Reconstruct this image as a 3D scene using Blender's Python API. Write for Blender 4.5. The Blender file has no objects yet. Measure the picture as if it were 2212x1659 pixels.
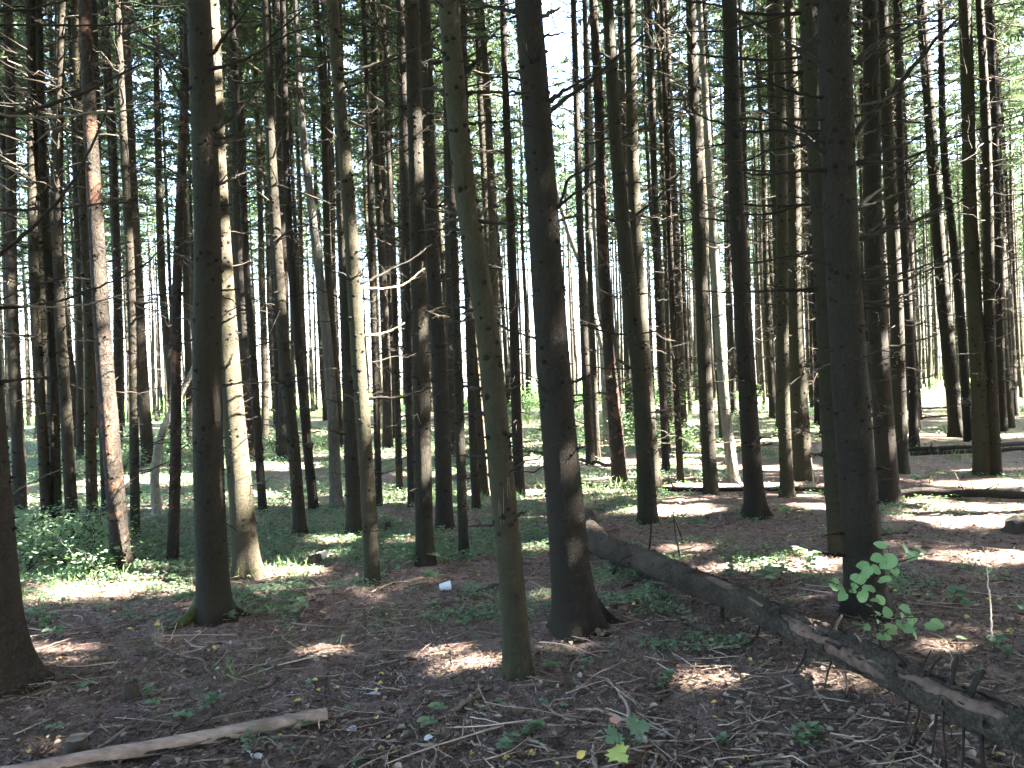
import bpy, math
import numpy as np
from mathutils import Vector, Matrix

# ------------------------------------------------------------------ camera, world, sun, exposure
scn = bpy.context.scene
COL = scn.collection
CAM_H = 1.6
ROLL = math.radians(2.1)
F = 1659.0                       # focal length in units of a 2212 x 1659 frame
CX, CY = 1106.0, 829.5
SUN_EL = math.radians(36.0)
SUN_AZ = math.radians(-7.0)     # measured from +X towards +Y: the sun stands to the right
SUN_DIR = np.array([math.cos(SUN_EL) * math.cos(SUN_AZ), math.cos(SUN_EL) * math.sin(SUN_AZ), math.sin(SUN_EL)])

cam_d = bpy.data.cameras.new('camera')
cam = bpy.data.objects.new('camera', cam_d)
COL.objects.link(cam)
scn.camera = cam
cam_d.sensor_width = 36.0
cam_d.lens = 36.0 * F / 2212.0
cam_d.clip_start = 0.05
cam_d.clip_end = 3000
R_ = Vector((math.cos(ROLL), 0, -math.sin(ROLL)))
U_ = Vector((math.sin(ROLL), 0, math.cos(ROLL)))
B_ = Vector((0, -1, 0))
cam.matrix_world = Matrix(((R_.x, U_.x, B_.x, 0), (R_.y, U_.y, B_.y, 0), (R_.z, U_.z, B_.z, CAM_H), (0, 0, 0, 1)))

world = bpy.data.worlds.new('World')
scn.world = world
world.use_nodes = True
wn = world.node_tree
for n in list(wn.nodes):
    wn.nodes.remove(n)
sky = wn.nodes.new('ShaderNodeTexSky')
sky.sky_type = 'NISHITA'
sky.sun_disc = False
sky.sun_elevation = SUN_EL
sky.sun_rotation = math.radians(97)
sky.air_density = 1.0
sky.dust_density = 2.0
bgn = wn.nodes.new('ShaderNodeBackground')
bgn.inputs['Strength'].default_value = 0.055
won = wn.nodes.new('ShaderNodeOutputWorld')
wn.links.new(sky.outputs[0], bgn.inputs[0])
wn.links.new(bgn.outputs[0], won.inputs[0])

sl = bpy.data.lights.new('sun', 'SUN')
sl.energy = 5.0
sl.angle = math.radians(0.5)
sl.color = (1.0, 0.93, 0.82)
so = bpy.data.objects.new('sun', sl)
COL.objects.link(so)
so.rotation_euler = Vector(SUN_DIR).to_track_quat('Z', 'Y').to_euler()

scn.view_settings.view_transform = 'Standard'
scn.view_settings.look = 'None'
scn.view_settings.gamma = 1.0
scn.view_settings.exposure = 5.4
scn.view_settings.use_curve_mapping = False
scn.cycles.use_denoising = True
scn.cycles.max_bounces = 5
scn.cycles.diffuse_bounces = 3
scn.cycles.glossy_bounces = 2
scn.cycles.transmission_bounces = 4
scn.cycles.transparent_max_bounces = 4
scn.cycles.sample_clamp_indirect = 6.0
scn.cycles.use_adaptive_sampling = True
scn.cycles.adaptive_threshold = 0.03

rng = np.random.default_rng(11)

# ------------------------------------------------------------------ noise, ground, projection
_perm = np.random.default_rng(5).random(65536)


def _h(ix, iy, iz):
    return _perm[((ix * 73856093) ^ (iy * 19349663) ^ (iz * 83492791)) & 65535]


def vnoise(x, y, z=0.0):
    x, y, z = np.broadcast_arrays(np.asarray(x, float), np.asarray(y, float), np.asarray(z, float))
    ix, iy, iz = np.floor(x).astype(np.int64), np.floor(y).astype(np.int64), np.floor(z).astype(np.int64)
    fx, fy, fz = x - ix, y - iy, z - iz
    fx, fy, fz = [t * t * (3 - 2 * t) for t in (fx, fy, fz)]
    out = 0
    for a in (0, 1):
        for b in (0, 1):
            for c in (0, 1):
                w = (fx if a else 1 - fx) * (fy if b else 1 - fy) * (fz if c else 1 - fz)
                out = out + w * _h(ix + a, iy + b, iz + c)
    return out * 2 - 1


MOUNDS = []      # (x, y, radius, height): soil heaped round the big trunks


def gz(x, y):
    x = np.asarray(x, float)
    y = np.asarray(y, float)
    h = 0.05 * vnoise(x * 0.31 + 7.3, y * 0.31) + 0.022 * vnoise(x * 1.1, y * 1.1 + 3.1) + 0.008 * vnoise(x * 3.7, y * 3.7)
    far = np.clip((np.hypot(x, y) - 14) / 30, 0, 1)
    h = h + far * 0.35 * vnoise(x * 0.07 + 2.2, y * 0.07 + 9.1)
    for mx, my, r, hh in MOUNDS:
        h = h + hh * np.exp(-((x - mx) ** 2 + (y - my) ** 2) / (r * r))
    return h


def ray(px, py):
    return R_ * ((px - CX) / F) + U_ * ((CY - py) / F) + Vector((0, 1, 0))


def at(px, py, d):
    """point seen at pixel (px,py) standing d metres ahead"""
    return Vector((0, 0, CAM_H)) + ray(px, py) * d


def gnd(px, py, h=0.0):
    """ground point (raised by h) seen at a pixel"""
    r = ray(px, py)
    z = h
    p = None
    for _ in range(8):
        t = (CAM_H - z) / max(-r.z, 1e-3)
        p = Vector((0, 0, CAM_H)) + r * t
        z = float(gz(p.x, p.y)) + h
    return p


# ------------------------------------------------------------------ mesh building
def nrm(v):
    return v / np.maximum(np.linalg.norm(v, axis=-1, keepdims=True), 1e-9)


class Geo:
    def __init__(s):
        s.V, s.Q, s.T, s.A, s.n = [], [], [], [], 0

    def add(s, V, Q=None, T=None, tint=0.5):
        V = np.asarray(V, float).reshape(-1, 3)
        if Q is not None and len(Q):
            s.Q.append(np.asarray(Q).reshape(-1, 4) + s.n)
        if T is not None and len(T):
            s.T.append(np.asarray(T).reshape(-1, 3) + s.n)
        s.V.append(V)
        s.A.append(np.broadcast_to(np.asarray(tint, float), (len(V),)))
        s.n += len(V)

    def tubes(s, P, R, sides=4, cap=True, tint=0.5):
        """P (N,S,3) paths, R (N,S) radii"""
        P = np.asarray(P, float)
        if P.ndim == 2:
            P = P[None]
        R = np.asarray(R, float)
        if R.ndim == 1:
            R = np.broadcast_to(R, P.shape[:2])
        N, S, _ = P.shape
        if N == 0:
            return
        T = nrm(np.gradient(P, axis=1))
        m = nrm(T.mean(1))
        ref = np.where(np.abs(m[:, 2:3]) > 0.8, np.array([[1.0, 0, 0]]), np.array([[0, 0, 1.0]]))
        n1 = nrm(np.cross(T, ref[:, None, :]))
        n2 = np.cross(T, n1)
        a = np.arange(sides) * 2 * math.pi / sides
        ring = P[:, :, None, :] + R[:, :, None, None] * (np.cos(a)[:, None] * n1[:, :, None, :] + np.sin(a)[:, None] * n2[:, :, None, :])
        V = ring.reshape(-1, 3)
        i = np.arange(N)[:, None, None] * S * sides
        k = np.arange(S - 1)[None, :, None] * sides
        j = np.arange(sides)[None, None, :]
        j2 = (j + 1) % sides
        Q = np.stack([i + k + j, i + k + j2, i + k + sides + j2, i + k + sides + j], -1).reshape(-1, 4)
        TT = None
        if cap:
            ends = []
            for base, flip in ((0, True), ((S - 1) * sides, False)):
                for q in range(1, sides - 1):
                    tri = [base, base + q, base + q + 1]
                    if flip:
                        tri = tri[::-1]
                    ends.append(np.arange(N)[:, None] * S * sides + np.array(tri)[None])
            TT = np.concatenate(ends)
        tint = np.asarray(tint, float)
        if tint.ndim == 1 and len(tint) == N:
            tint = np.repeat(tint, S * sides)
        s.add(V, Q, TT, tint)

    def slivers(s, base, tip, wvec, tint):
        """single-triangle sprays, widest at the tip"""
        N = len(base)
        V = np.stack([base, tip + wvec, tip - wvec], 1)
        s.add(V.reshape(-1, 3), None, np.arange(N * 3).reshape(N, 3), np.repeat(np.asarray(tint, float), 3))

    def kites(s, base, tip, wvec, tint=0.5, bend=None):
        """flat leaflets: base, tip (N,3), wvec half-width vector"""
        mid = base * 0.45 + tip * 0.55
        if bend is not None:
            mid = mid + bend
        V = np.stack([base, mid + wvec, tip, mid - wvec], 1)
        N = len(base)
        Q = np.arange(N * 4).reshape(N, 4)
        tint = np.asarray(tint, float)
        if tint.ndim == 1:
            tint = np.repeat(tint, 4)
        T = np.concatenate([Q[:, [0, 1, 2]], Q[:, [0, 2, 3]]])
        s.add(V.reshape(-1, 3), None, T, tint)

    def leaves(s, c, d, n, L, W, tint=0.5, fold=0.25):
        """six-sided folded leaves: base point c, direction d, normal n, length L, half width W"""
        d = nrm(d)
        side = nrm(np.cross(n, d))
        n = np.cross(d, side)
        L = np.broadcast_to(np.asarray(L, float), (len(c),))[:, None]
        W = np.broadcast_to(np.asarray(W, float), (len(c),))[:, None]
        up = n * W * fold
        droop = n * L * -0.12
        v = [c, c + d * L * 0.3 + side * W * 0.85 + up, c + d * L * 0.68 + side * W * 0.75 + up + droop * .4, c + d * L + droop,
             c + d * L * 0.68 - side * W * 0.75 + up + droop * .4, c + d * L * 0.3 - side * W * 0.85 + up]
        V = np.stack(v, 1).reshape(-1, 3)
        N = len(c)
        i = np.arange(N)[:, None] * 6
        Q = np.concatenate([i + np.array([[0, 1, 2, 3]]), i + np.array([[0, 3, 4, 5]])])
        tint = np.asarray(tint, float)
        if tint.ndim == 1:
            tint = np.repeat(tint, 6)
        s.add(V, Q, None, tint)

    def mesh(s, name, mats, smooth=False):
        V = np.concatenate(s.V) if s.V else np.zeros((0, 3))
        Q = np.concatenate(s.Q) if s.Q else np.zeros((0, 4), int)
        T = np.concatenate(s.T) if s.T else np.zeros((0, 3), int)
        me = bpy.data.meshes.new(name)
        me.vertices.add(len(V))
        me.vertices.foreach_set('co', V.astype(np.float32).ravel())
        nl = Q.size + T.size
        me.loops.add(nl)
        me.loops.foreach_set('vertex_index', np.concatenate([Q.ravel(), T.ravel()]).astype(np.int32))
        npoly = len(Q) + len(T)
        me.polygons.add(npoly)
        st = np.concatenate([np.arange(len(Q)) * 4, Q.size + np.arange(len(T)) * 3]).astype(np.int32)
        me.polygons.foreach_set('loop_start', st)
        if smooth:
            me.polygons.foreach_set('use_smooth', np.ones(npoly, bool))
        me.update(calc_edges=True)
        at_ = me.attributes.new('tint', 'FLOAT', 'POINT')
        at_.data.foreach_set('value', np.concatenate(s.A).astype(np.float32) if s.A else np.zeros(0, np.float32))
        for m in (mats if isinstance(mats, (list, tuple)) else [mats]):
            me.materials.append(m)
        me.validate()
        return me


def link(name, data, parent=None, loc=None, rot=None, scale=None):
    o = bpy.data.objects.new(name, data)
    COL.objects.link(o)
    if parent is not None:
        o.parent = parent
    if loc is not None:
        o.location = loc
    if rot is not None:
        o.rotation_euler = rot
    if scale is not None:
        o.scale = scale
    return o


def tag(o, label, cat, group=None):
    o['label'] = label
    o['category'] = cat
    if group:
        o['group'] = group
    return o


def stuff(o):
    o['kind'] = 'stuff'
    return o


# ------------------------------------------------------------------ materials
class NT:
    def __init__(s, name):
        s.m = bpy.data.materials.new(name)
        s.m.use_nodes = True
        s.t = s.m.node_tree
        s.b = s.t.nodes['Principled BSDF']
        s.out = s.t.nodes['Material Output']
        s.b.inputs['Specular IOR Level'].default_value = 0.25

    def n(s, typ, ins=None, **props):
        nd = s.t.nodes.new(typ)
        for k, v in props.items():
            setattr(nd, k, v)
        for k, v in (ins or {}).items():
            if isinstance(v, bpy.types.NodeSocket):
                s.t.links.new(v, nd.inputs[k])
            else:
                nd.inputs[k].default_value = v
        return nd

    def coord(s, scale=(1, 1, 1), kind='Object'):
        tc = s.n('ShaderNodeTexCoord')
        return s.n('ShaderNodeMapping', {'Vector': tc.outputs[kind], 'Scale': scale}).outputs[0]

    def noise(s, vec, scale, detail=3, rough=0.55, dist=0.0):
        return s.n('ShaderNodeTexNoise', {'Vector': vec, 'Scale': scale, 'Detail': detail, 'Roughness': rough, 'Distortion': dist}).outputs['Fac']

    def ramp(s, fac, stops, interp='LINEAR'):
        r = s.n('ShaderNodeValToRGB', {'Fac': fac})
        cr = r.color_ramp
        cr.interpolation = interp
        while len(cr.elements) < len(stops):
            cr.elements.new(0.5)
        for e, (p, c) in zip(cr.elements, stops):
            e.position = p
            e.color = (c[0], c[1], c[2], 1) if not isinstance(c, (int, float)) else (c, c, c, 1)
        return r.outputs['Color']

    def mix(s, f, a, b, mode='MIX'):
        nd = s.n('ShaderNodeMix', data_type='RGBA', blend_type=mode)
        for sock, v in ((nd.inputs[0], f), (nd.inputs[6], a), (nd.inputs[7], b)):
            if isinstance(v, bpy.types.NodeSocket):
                s.t.links.new(v, sock)
            elif isinstance(v, (int, float)):
                sock.default_value = v
            else:
                sock.default_value = (v[0], v[1], v[2], 1)
        return nd.outputs[2]

    def math(s, op, a, b=0.0, clamp=False):
        nd = s.n('ShaderNodeMath', operation=op, use_clamp=clamp)
        for sock, v in ((nd.inputs[0], a), (nd.inputs[1], b)):
            if isinstance(v, bpy.types.NodeSocket):
                s.t.links.new(v, sock)
            else:
                sock.default_value = v
        return nd.outputs[0]

    def bump(s, h, strength=0.5, dist=0.01):
        nd = s.n('ShaderNodeBump', {'Height': h, 'Strength': strength, 'Distance': dist})
        s.t.links.new(nd.outputs[0], s.b.inputs['Normal'])

    def col(s, c, rough=0.85):
        if isinstance(c, bpy.types.NodeSocket):
            s.t.links.new(c, s.b.inputs['Base Color'])
        else:
            s.b.inputs['Base Color'].default_value = (c[0], c[1], c[2], 1)
        s.b.inputs['Roughness'].default_value = rough

    def tint(s):
        return s.n('ShaderNodeAttribute', attribute_name='tint').outputs['Fac']


def bark_mat(name, c1, c2, algae=None, plate=42.0, zs=0.55, depth=0.012, alg_amt=0.6, spots=None):
    k = NT(name)
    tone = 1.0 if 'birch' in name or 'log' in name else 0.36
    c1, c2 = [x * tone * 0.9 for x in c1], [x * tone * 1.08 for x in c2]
    algae = [x * tone for x in algae] if algae else None
    v = k.coord((1, 1, zs))
    warp = k.noise(v, 22, 4, 0.7)
    vv = k.n('ShaderNodeVectorMath', {0: v, 1: k.n('ShaderNodeVectorMath', {0: (0.07, 0.07, 0.07), 1: k.n('ShaderNodeCombineXYZ', {0: warp, 1: warp, 2: warp}).outputs[0]}, operation='MULTIPLY').outputs[0]}, operation='ADD').outputs[0]
    vo = k.n('ShaderNodeTexVoronoi', {'Vector': vv, 'Scale': plate}, feature='DISTANCE_TO_EDGE').outputs['Distance']
    vc = k.n('ShaderNodeTexVoronoi', {'Vector': vv, 'Scale': plate}, feature='F1').outputs['Color']
    cellv = k.n('ShaderNodeSeparateColor', {0: vc}).outputs[0]
    big = k.noise(v, 4.0, 4, 0.6)
    fine = k.noise(v, 160, 3, 0.7)
    c = k.mix(k.ramp(big, [(0.32, 0.0), (0.68, 1.0)]), c1, c2)
    c = k.mix(k.math('MULTIPLY', cellv, 0.28), c, [x * 1.5 for x in c2])
    if algae:
        geo = k.n('ShaderNodeNewGeometry').outputs['Normal']
        nx = k.n('ShaderNodeSeparateXYZ', {0: geo}).outputs[0]
        a = k.math('ADD', k.math('MULTIPLY', nx, -0.35), k.noise(v, 2.3, 5, 0.65))
        a = k.ramp(a, [(0.35, 0.0), (0.75, alg_amt)])
        c = k.mix(a, c, algae)
    if spots:
        sp = k.ramp(k.noise(k.coord((1, 1, .8)), 5.5, 3, .5, .6), [(0.56, 0.0), (0.60, 0.55)])
        c = k.mix(sp, c, spots)
    crack = k.ramp(vo, [(0.0, 0.25), (0.16, 1.0)])
    c = k.mix(k.math('MULTIPLY', k.math('SUBTRACT', 1.0, crack), 0.45), c, [x * 0.3 for x in c1])
    c = k.mix(k.math('MULTIPLY', fine, 0.5), c, [x * 0.5 for x in c1])
    rnd = k.n('ShaderNodeObjectInfo').outputs['Random']
    c = k.n('ShaderNodeHueSaturation', {'Color': c, 'Value': k.math('ADD', 0.8, k.math('MULTIPLY', rnd, 0.4))}).outputs[0]
    k.col(c, 0.92)
    h = k.math('ADD', k.math('MULTIPLY', k.math('MULTIPLY', crack, cellv), 0.8), k.math('MULTIPLY', fine, 0.35))
    h = k.math('ADD', h, k.math('MULTIPLY', big, 0.6))
    k.bump(h, 1.0, depth * 1.5)
    return k.m


M = {}
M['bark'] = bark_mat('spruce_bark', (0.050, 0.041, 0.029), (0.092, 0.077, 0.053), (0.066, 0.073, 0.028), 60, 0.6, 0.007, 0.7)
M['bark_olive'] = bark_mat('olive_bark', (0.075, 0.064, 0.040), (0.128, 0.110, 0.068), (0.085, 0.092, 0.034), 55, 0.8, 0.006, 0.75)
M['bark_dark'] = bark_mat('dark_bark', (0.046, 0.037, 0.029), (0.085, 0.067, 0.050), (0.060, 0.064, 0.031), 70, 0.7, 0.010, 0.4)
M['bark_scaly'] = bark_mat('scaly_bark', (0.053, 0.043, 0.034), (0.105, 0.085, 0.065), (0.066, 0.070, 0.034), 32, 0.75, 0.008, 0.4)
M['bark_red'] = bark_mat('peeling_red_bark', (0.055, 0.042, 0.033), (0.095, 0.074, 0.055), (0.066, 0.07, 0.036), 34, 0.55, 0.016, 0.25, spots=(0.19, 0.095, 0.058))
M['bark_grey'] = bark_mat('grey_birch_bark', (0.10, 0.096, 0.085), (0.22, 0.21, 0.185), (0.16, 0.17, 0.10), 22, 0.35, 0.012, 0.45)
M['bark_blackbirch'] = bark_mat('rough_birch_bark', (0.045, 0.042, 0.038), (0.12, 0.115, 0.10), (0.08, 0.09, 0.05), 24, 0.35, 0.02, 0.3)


def wood_mat(name, c1, c2, stretch=(1, 1, 0.12), scale=30):
    k = NT(name)
    v = k.coord(stretch)
    a = k.noise(v, scale, 4, 0.6)
    b = k.noise(k.coord(), 7, 4, 0.6)
    c = k.mix(k.ramp(a, [(0.35, 0.0), (0.65, 1.0)]), c1, c2)
    c = k.mix(k.math('MULTIPLY', k.ramp(b, [(0.5, 0.0), (0.7, 1.0)]), 0.55), c, [x * 0.45 for x in c1])
    k.col(c, 0.8)
    k.bump(a, 0.5, 0.004)
    return k.m


M['debarked'] = wood_mat('debarked_pole_wood', (0.17, 0.125, 0.10), (0.33, 0.25, 0.205), (0.25, 1, 1), 28)
M['cut_wood'] = wood_mat('cut_wood', (0.32, 0.23, 0.14), (0.46, 0.35, 0.22), (1, 1, 1), 25)
M['log_wood'] = wood_mat('log_inner_wood', (0.055, 0.037, 0.028), (0.135, 0.090, 0.067), (0.8, 0.8, 0.8), 26)
M['log_bark'] = bark_mat('log_bark', (0.036, 0.029, 0.023), (0.16, 0.127, 0.10), (0.09, 0.09, 0.06), 34, 1.0, 0.03, 0.2)
M['log_far'] = bark_mat('old_pole_bark', (0.05, 0.042, 0.034), (0.10, 0.083, 0.066), (0.06, 0.062, 0.04), 30, 1.0, 0.02, 0.3)
M['rotten'] = wood_mat('rotten_black_wood', (0.022, 0.017, 0.013), (0.05, 0.038, 0.028), (1, 1, 0.15), 30)
M['weathered'] = wood_mat('weathered_wood', (0.10, 0.082, 0.062), (0.19, 0.155, 0.115), (1, 1, 0.2), 30)
M['birch_wood'] = wood_mat('white_birch_bark_scrap', (0.55, 0.50, 0.42), (0.75, 0.71, 0.62), (1, 1, 0.3), 20)


def tint_mat(name, stops, rough=0.85, noise_amt=0.35, nscale=40, translucent=0.0, tcol=None, spec=0.25):
    k = NT(name)
    c = k.ramp(k.tint(), stops)
    if noise_amt:
        nz = k.noise(k.coord(), nscale, 3, 0.6)
        c = k.mix(k.math('MULTIPLY', nz, noise_amt), c, [0.55 * x for x in stops[0][1]])
    k.col(c, rough)
    k.b.inputs['Specular IOR Level'].default_value = spec
    if translucent:
        tr = k.n('ShaderNodeBsdfTranslucent', {'Color': c if tcol is None else k.mix(0.6, c, tcol)})
        mx = k.n('ShaderNodeMixShader', {0: translucent, 1: k.b.outputs[0], 2: tr.outputs[0]})
        k.t.links.new(mx.outputs[0], k.out.inputs['Surface'])
    return k.m


M['twig'] = tint_mat('dead_twig', [(0.0, (0.014, 0.012, 0.009)), (0.6, (0.036, 0.029, 0.022)), (1.0, (0.19, 0.16, 0.11))], 0.9, 0.3, 30)
M['litter_twig'] = tint_mat('litter_twig', [(0.0, (0.026, 0.018, 0.015)), (0.4, (0.115, 0.080, 0.063)), (0.75, (0.31, 0.235, 0.185)), (1.0, (0.50, 0.42, 0.34))], 0.9, 0.3, 30)
M['stick'] = tint_mat('fallen_stick_bark', [(0.0, (0.04, 0.032, 0.026)), (0.5, (0.18, 0.14, 0.105)), (1.0, (0.42, 0.34, 0.26))], 0.88, 0.5, 35)
M['knot'] = tint_mat('knot', [(0.0, (0.006, 0.005, 0.004)), (1.0, (0.017, 0.013, 0.010))], 0.95, 0.0, 60)
M['needles'] = tint_mat('spruce_needles', [(0.0, (0.018, 0.036, 0.022)), (0.55, (0.034, 0.062, 0.035)), (1.0, (0.080, 0.112, 0.055))], 0.6, 0.1, 20, 0.33, (0.10, 0.145, 0.06))
M['leaf'] = tint_mat('ground_leaf', [(0.0, (0.085, 0.145, 0.095)), (0.6, (0.15, 0.235, 0.145)), (1.0, (0.24, 0.31, 0.14))], 0.6, 0.15, 20, 0.35, (0.20, 0.34, 0.07))
M['hazel'] = tint_mat('hazel_leaf', [(0.0, (0.13, 0.25, 0.12)), (0.6, (0.19, 0.34, 0.16)), (1.0, (0.24, 0.40, 0.16))], 0.55, 0.12, 15, 0.35, (0.26, 0.42, 0.10))
M['shrub'] = tint_mat('shrub_leaf', [(0.0, (0.08, 0.14, 0.085)), (0.6, (0.14, 0.22, 0.13)), (1.0, (0.24, 0.30, 0.15))], 0.6, 0.1, 20, 0.4, (0.22, 0.36, 0.09))
M['dry_leaf'] = tint_mat('dry_leaf', [(0.0, (0.07, 0.045, 0.03)), (0.5, (0.16, 0.105, 0.07)), (0.8, (0.32, 0.27, 0.22)), (0.93, (0.48, 0.47, 0.46)), (1.0, (0.55, 0.40, 0.12))], 0.75, 0.15, 30)
M['grass'] = tint_mat('grass', [(0.0, (0.06, 0.12, 0.045)), (1.0, (0.19, 0.26, 0.09))], 0.7, 0.0, 20, 0.3)
M['moss'] = wood_mat('moss', (0.022, 0.028, 0.010), (0.055, 0.07, 0.022), (1, 1, 1), 40)
M['cone'] = tint_mat('cone', [(0.0, (0.05, 0.03, 0.018)), (1.0, (0.15, 0.09, 0.055))], 0.85, 0.3, 60)


def ground_mat():
    k = NT('needle_litter')
    v = k.coord()
    n1 = k.noise(v, 0.9, 5, 0.6)
    n2 = k.noise(v, 9, 5, 0.65)
    n3 = k.noise(v, 85, 4, 0.75)
    # two layers of stretched cells read as needles and chips
    va = k.coord((1, 0.45, 1))
    rot = k.n('ShaderNodeMapping', {'Vector': k.n('ShaderNodeTexCoord').outputs['Object'], 'Rotation': (0, 0, 1.1), 'Scale': (1, 0.4, 1)}).outputs[0]
    wa = k.n('ShaderNodeTexVoronoi', {'Vector': va, 'Scale': 120}, feature='F1').outputs['Color']
    wb = k.n('ShaderNodeTexVoronoi', {'Vector': rot, 'Scale': 95}, feature='F1').outputs['Color']
    ca = k.n('ShaderNodeSeparateColor', {0: wa}).outputs[0]
    cb = k.n('ShaderNodeSeparateColor', {0: wb}).outputs[1]
    base = k.ramp(n2, [(0.28, (0.070, 0.050, 0.043)), (0.5, (0.178, 0.126, 0.107)), (0.72, (0.285, 0.205, 0.172))])
    base = k.mix(k.ramp(n1, [(0.4, 0.0), (0.65, 0.55)]), base, (0.125, 0.095, 0.084))
    chips = k.mix(k.math('MULTIPLY', k.ramp(ca, [(0.72, 0.0), (0.9, 1.0)]), 0.4), base, (0.32, 0.23, 0.18))
    chips = k.mix(k.math('MULTIPLY', k.ramp(cb, [(0.75, 0.0), (0.93, 1.0)]), 0.35), chips, (0.17, 0.105, 0.072))
    chips = k.mix(k.math('MULTIPLY', k.ramp(cb, [(0.0, 1.0), (0.22, 0.0)]), 0.4), chips, (0.022, 0.016, 0.013))
    # meadow and grassy clearing where the wood ends
    px = k.n('ShaderNodeSeparateXYZ', {0: k.n('ShaderNodeTexCoord').outputs['Object']})
    r = k.n('ShaderNodeVectorMath', {0: k.n('ShaderNodeTexCoord').outputs['Object']}, operation='LENGTH').outputs['Value']
    edge = k.math('ADD', r, k.math('MULTIPLY', n1, 20))
    g = k.ramp(k.math('MULTIPLY', edge, 0.01), [(0.50, 0.0), (0.72, 1.0)])
    grass = k.mix(n2, (0.07, 0.13, 0.04), (0.16, 0.22, 0.07))
    # thin green moss and seedlings tint in the undergrowth
    moss = k.ramp(k.math('ADD', k.noise(v, 1.7, 5, .65), k.math('MULTIPLY', k.math('MINIMUM', r, 22.0), 0.012)), [(0.62, 0.0), (0.80, 0.5)])
    chips = k.mix(moss, chips, (0.10, 0.125, 0.062))
    k.col(k.mix(g, chips, grass), 0.95)
    k.b.inputs['Specular IOR Level'].default_value = 0.12
    h = k.math('ADD', k.math('MULTIPLY', n3, 0.5), k.math('MULTIPLY', ca, 0.12))
    h = k.math('ADD', h, k.math('ADD', k.math('MULTIPLY', cb, 0.12), k.math('MULTIPLY', n2, 0.8)))
    k.bump(h, 1.0, 0.02)
    return k.m


M['ground'] = ground_mat()

k = NT('thin_clear_plastic')
k.col((0.82, 0.86, 0.92), 0.25)
tr = k.n('ShaderNodeBsdfTranslucent', {'Color': (0.85, 0.88, 0.92, 1)})
mx = k.n('ShaderNodeMixShader', {0: 0.45, 1: k.b.outputs[0], 2: tr.outputs[0]})
k.t.links.new(mx.outputs[0], k.out.inputs['Surface'])
M['cup'] = k.m

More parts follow.
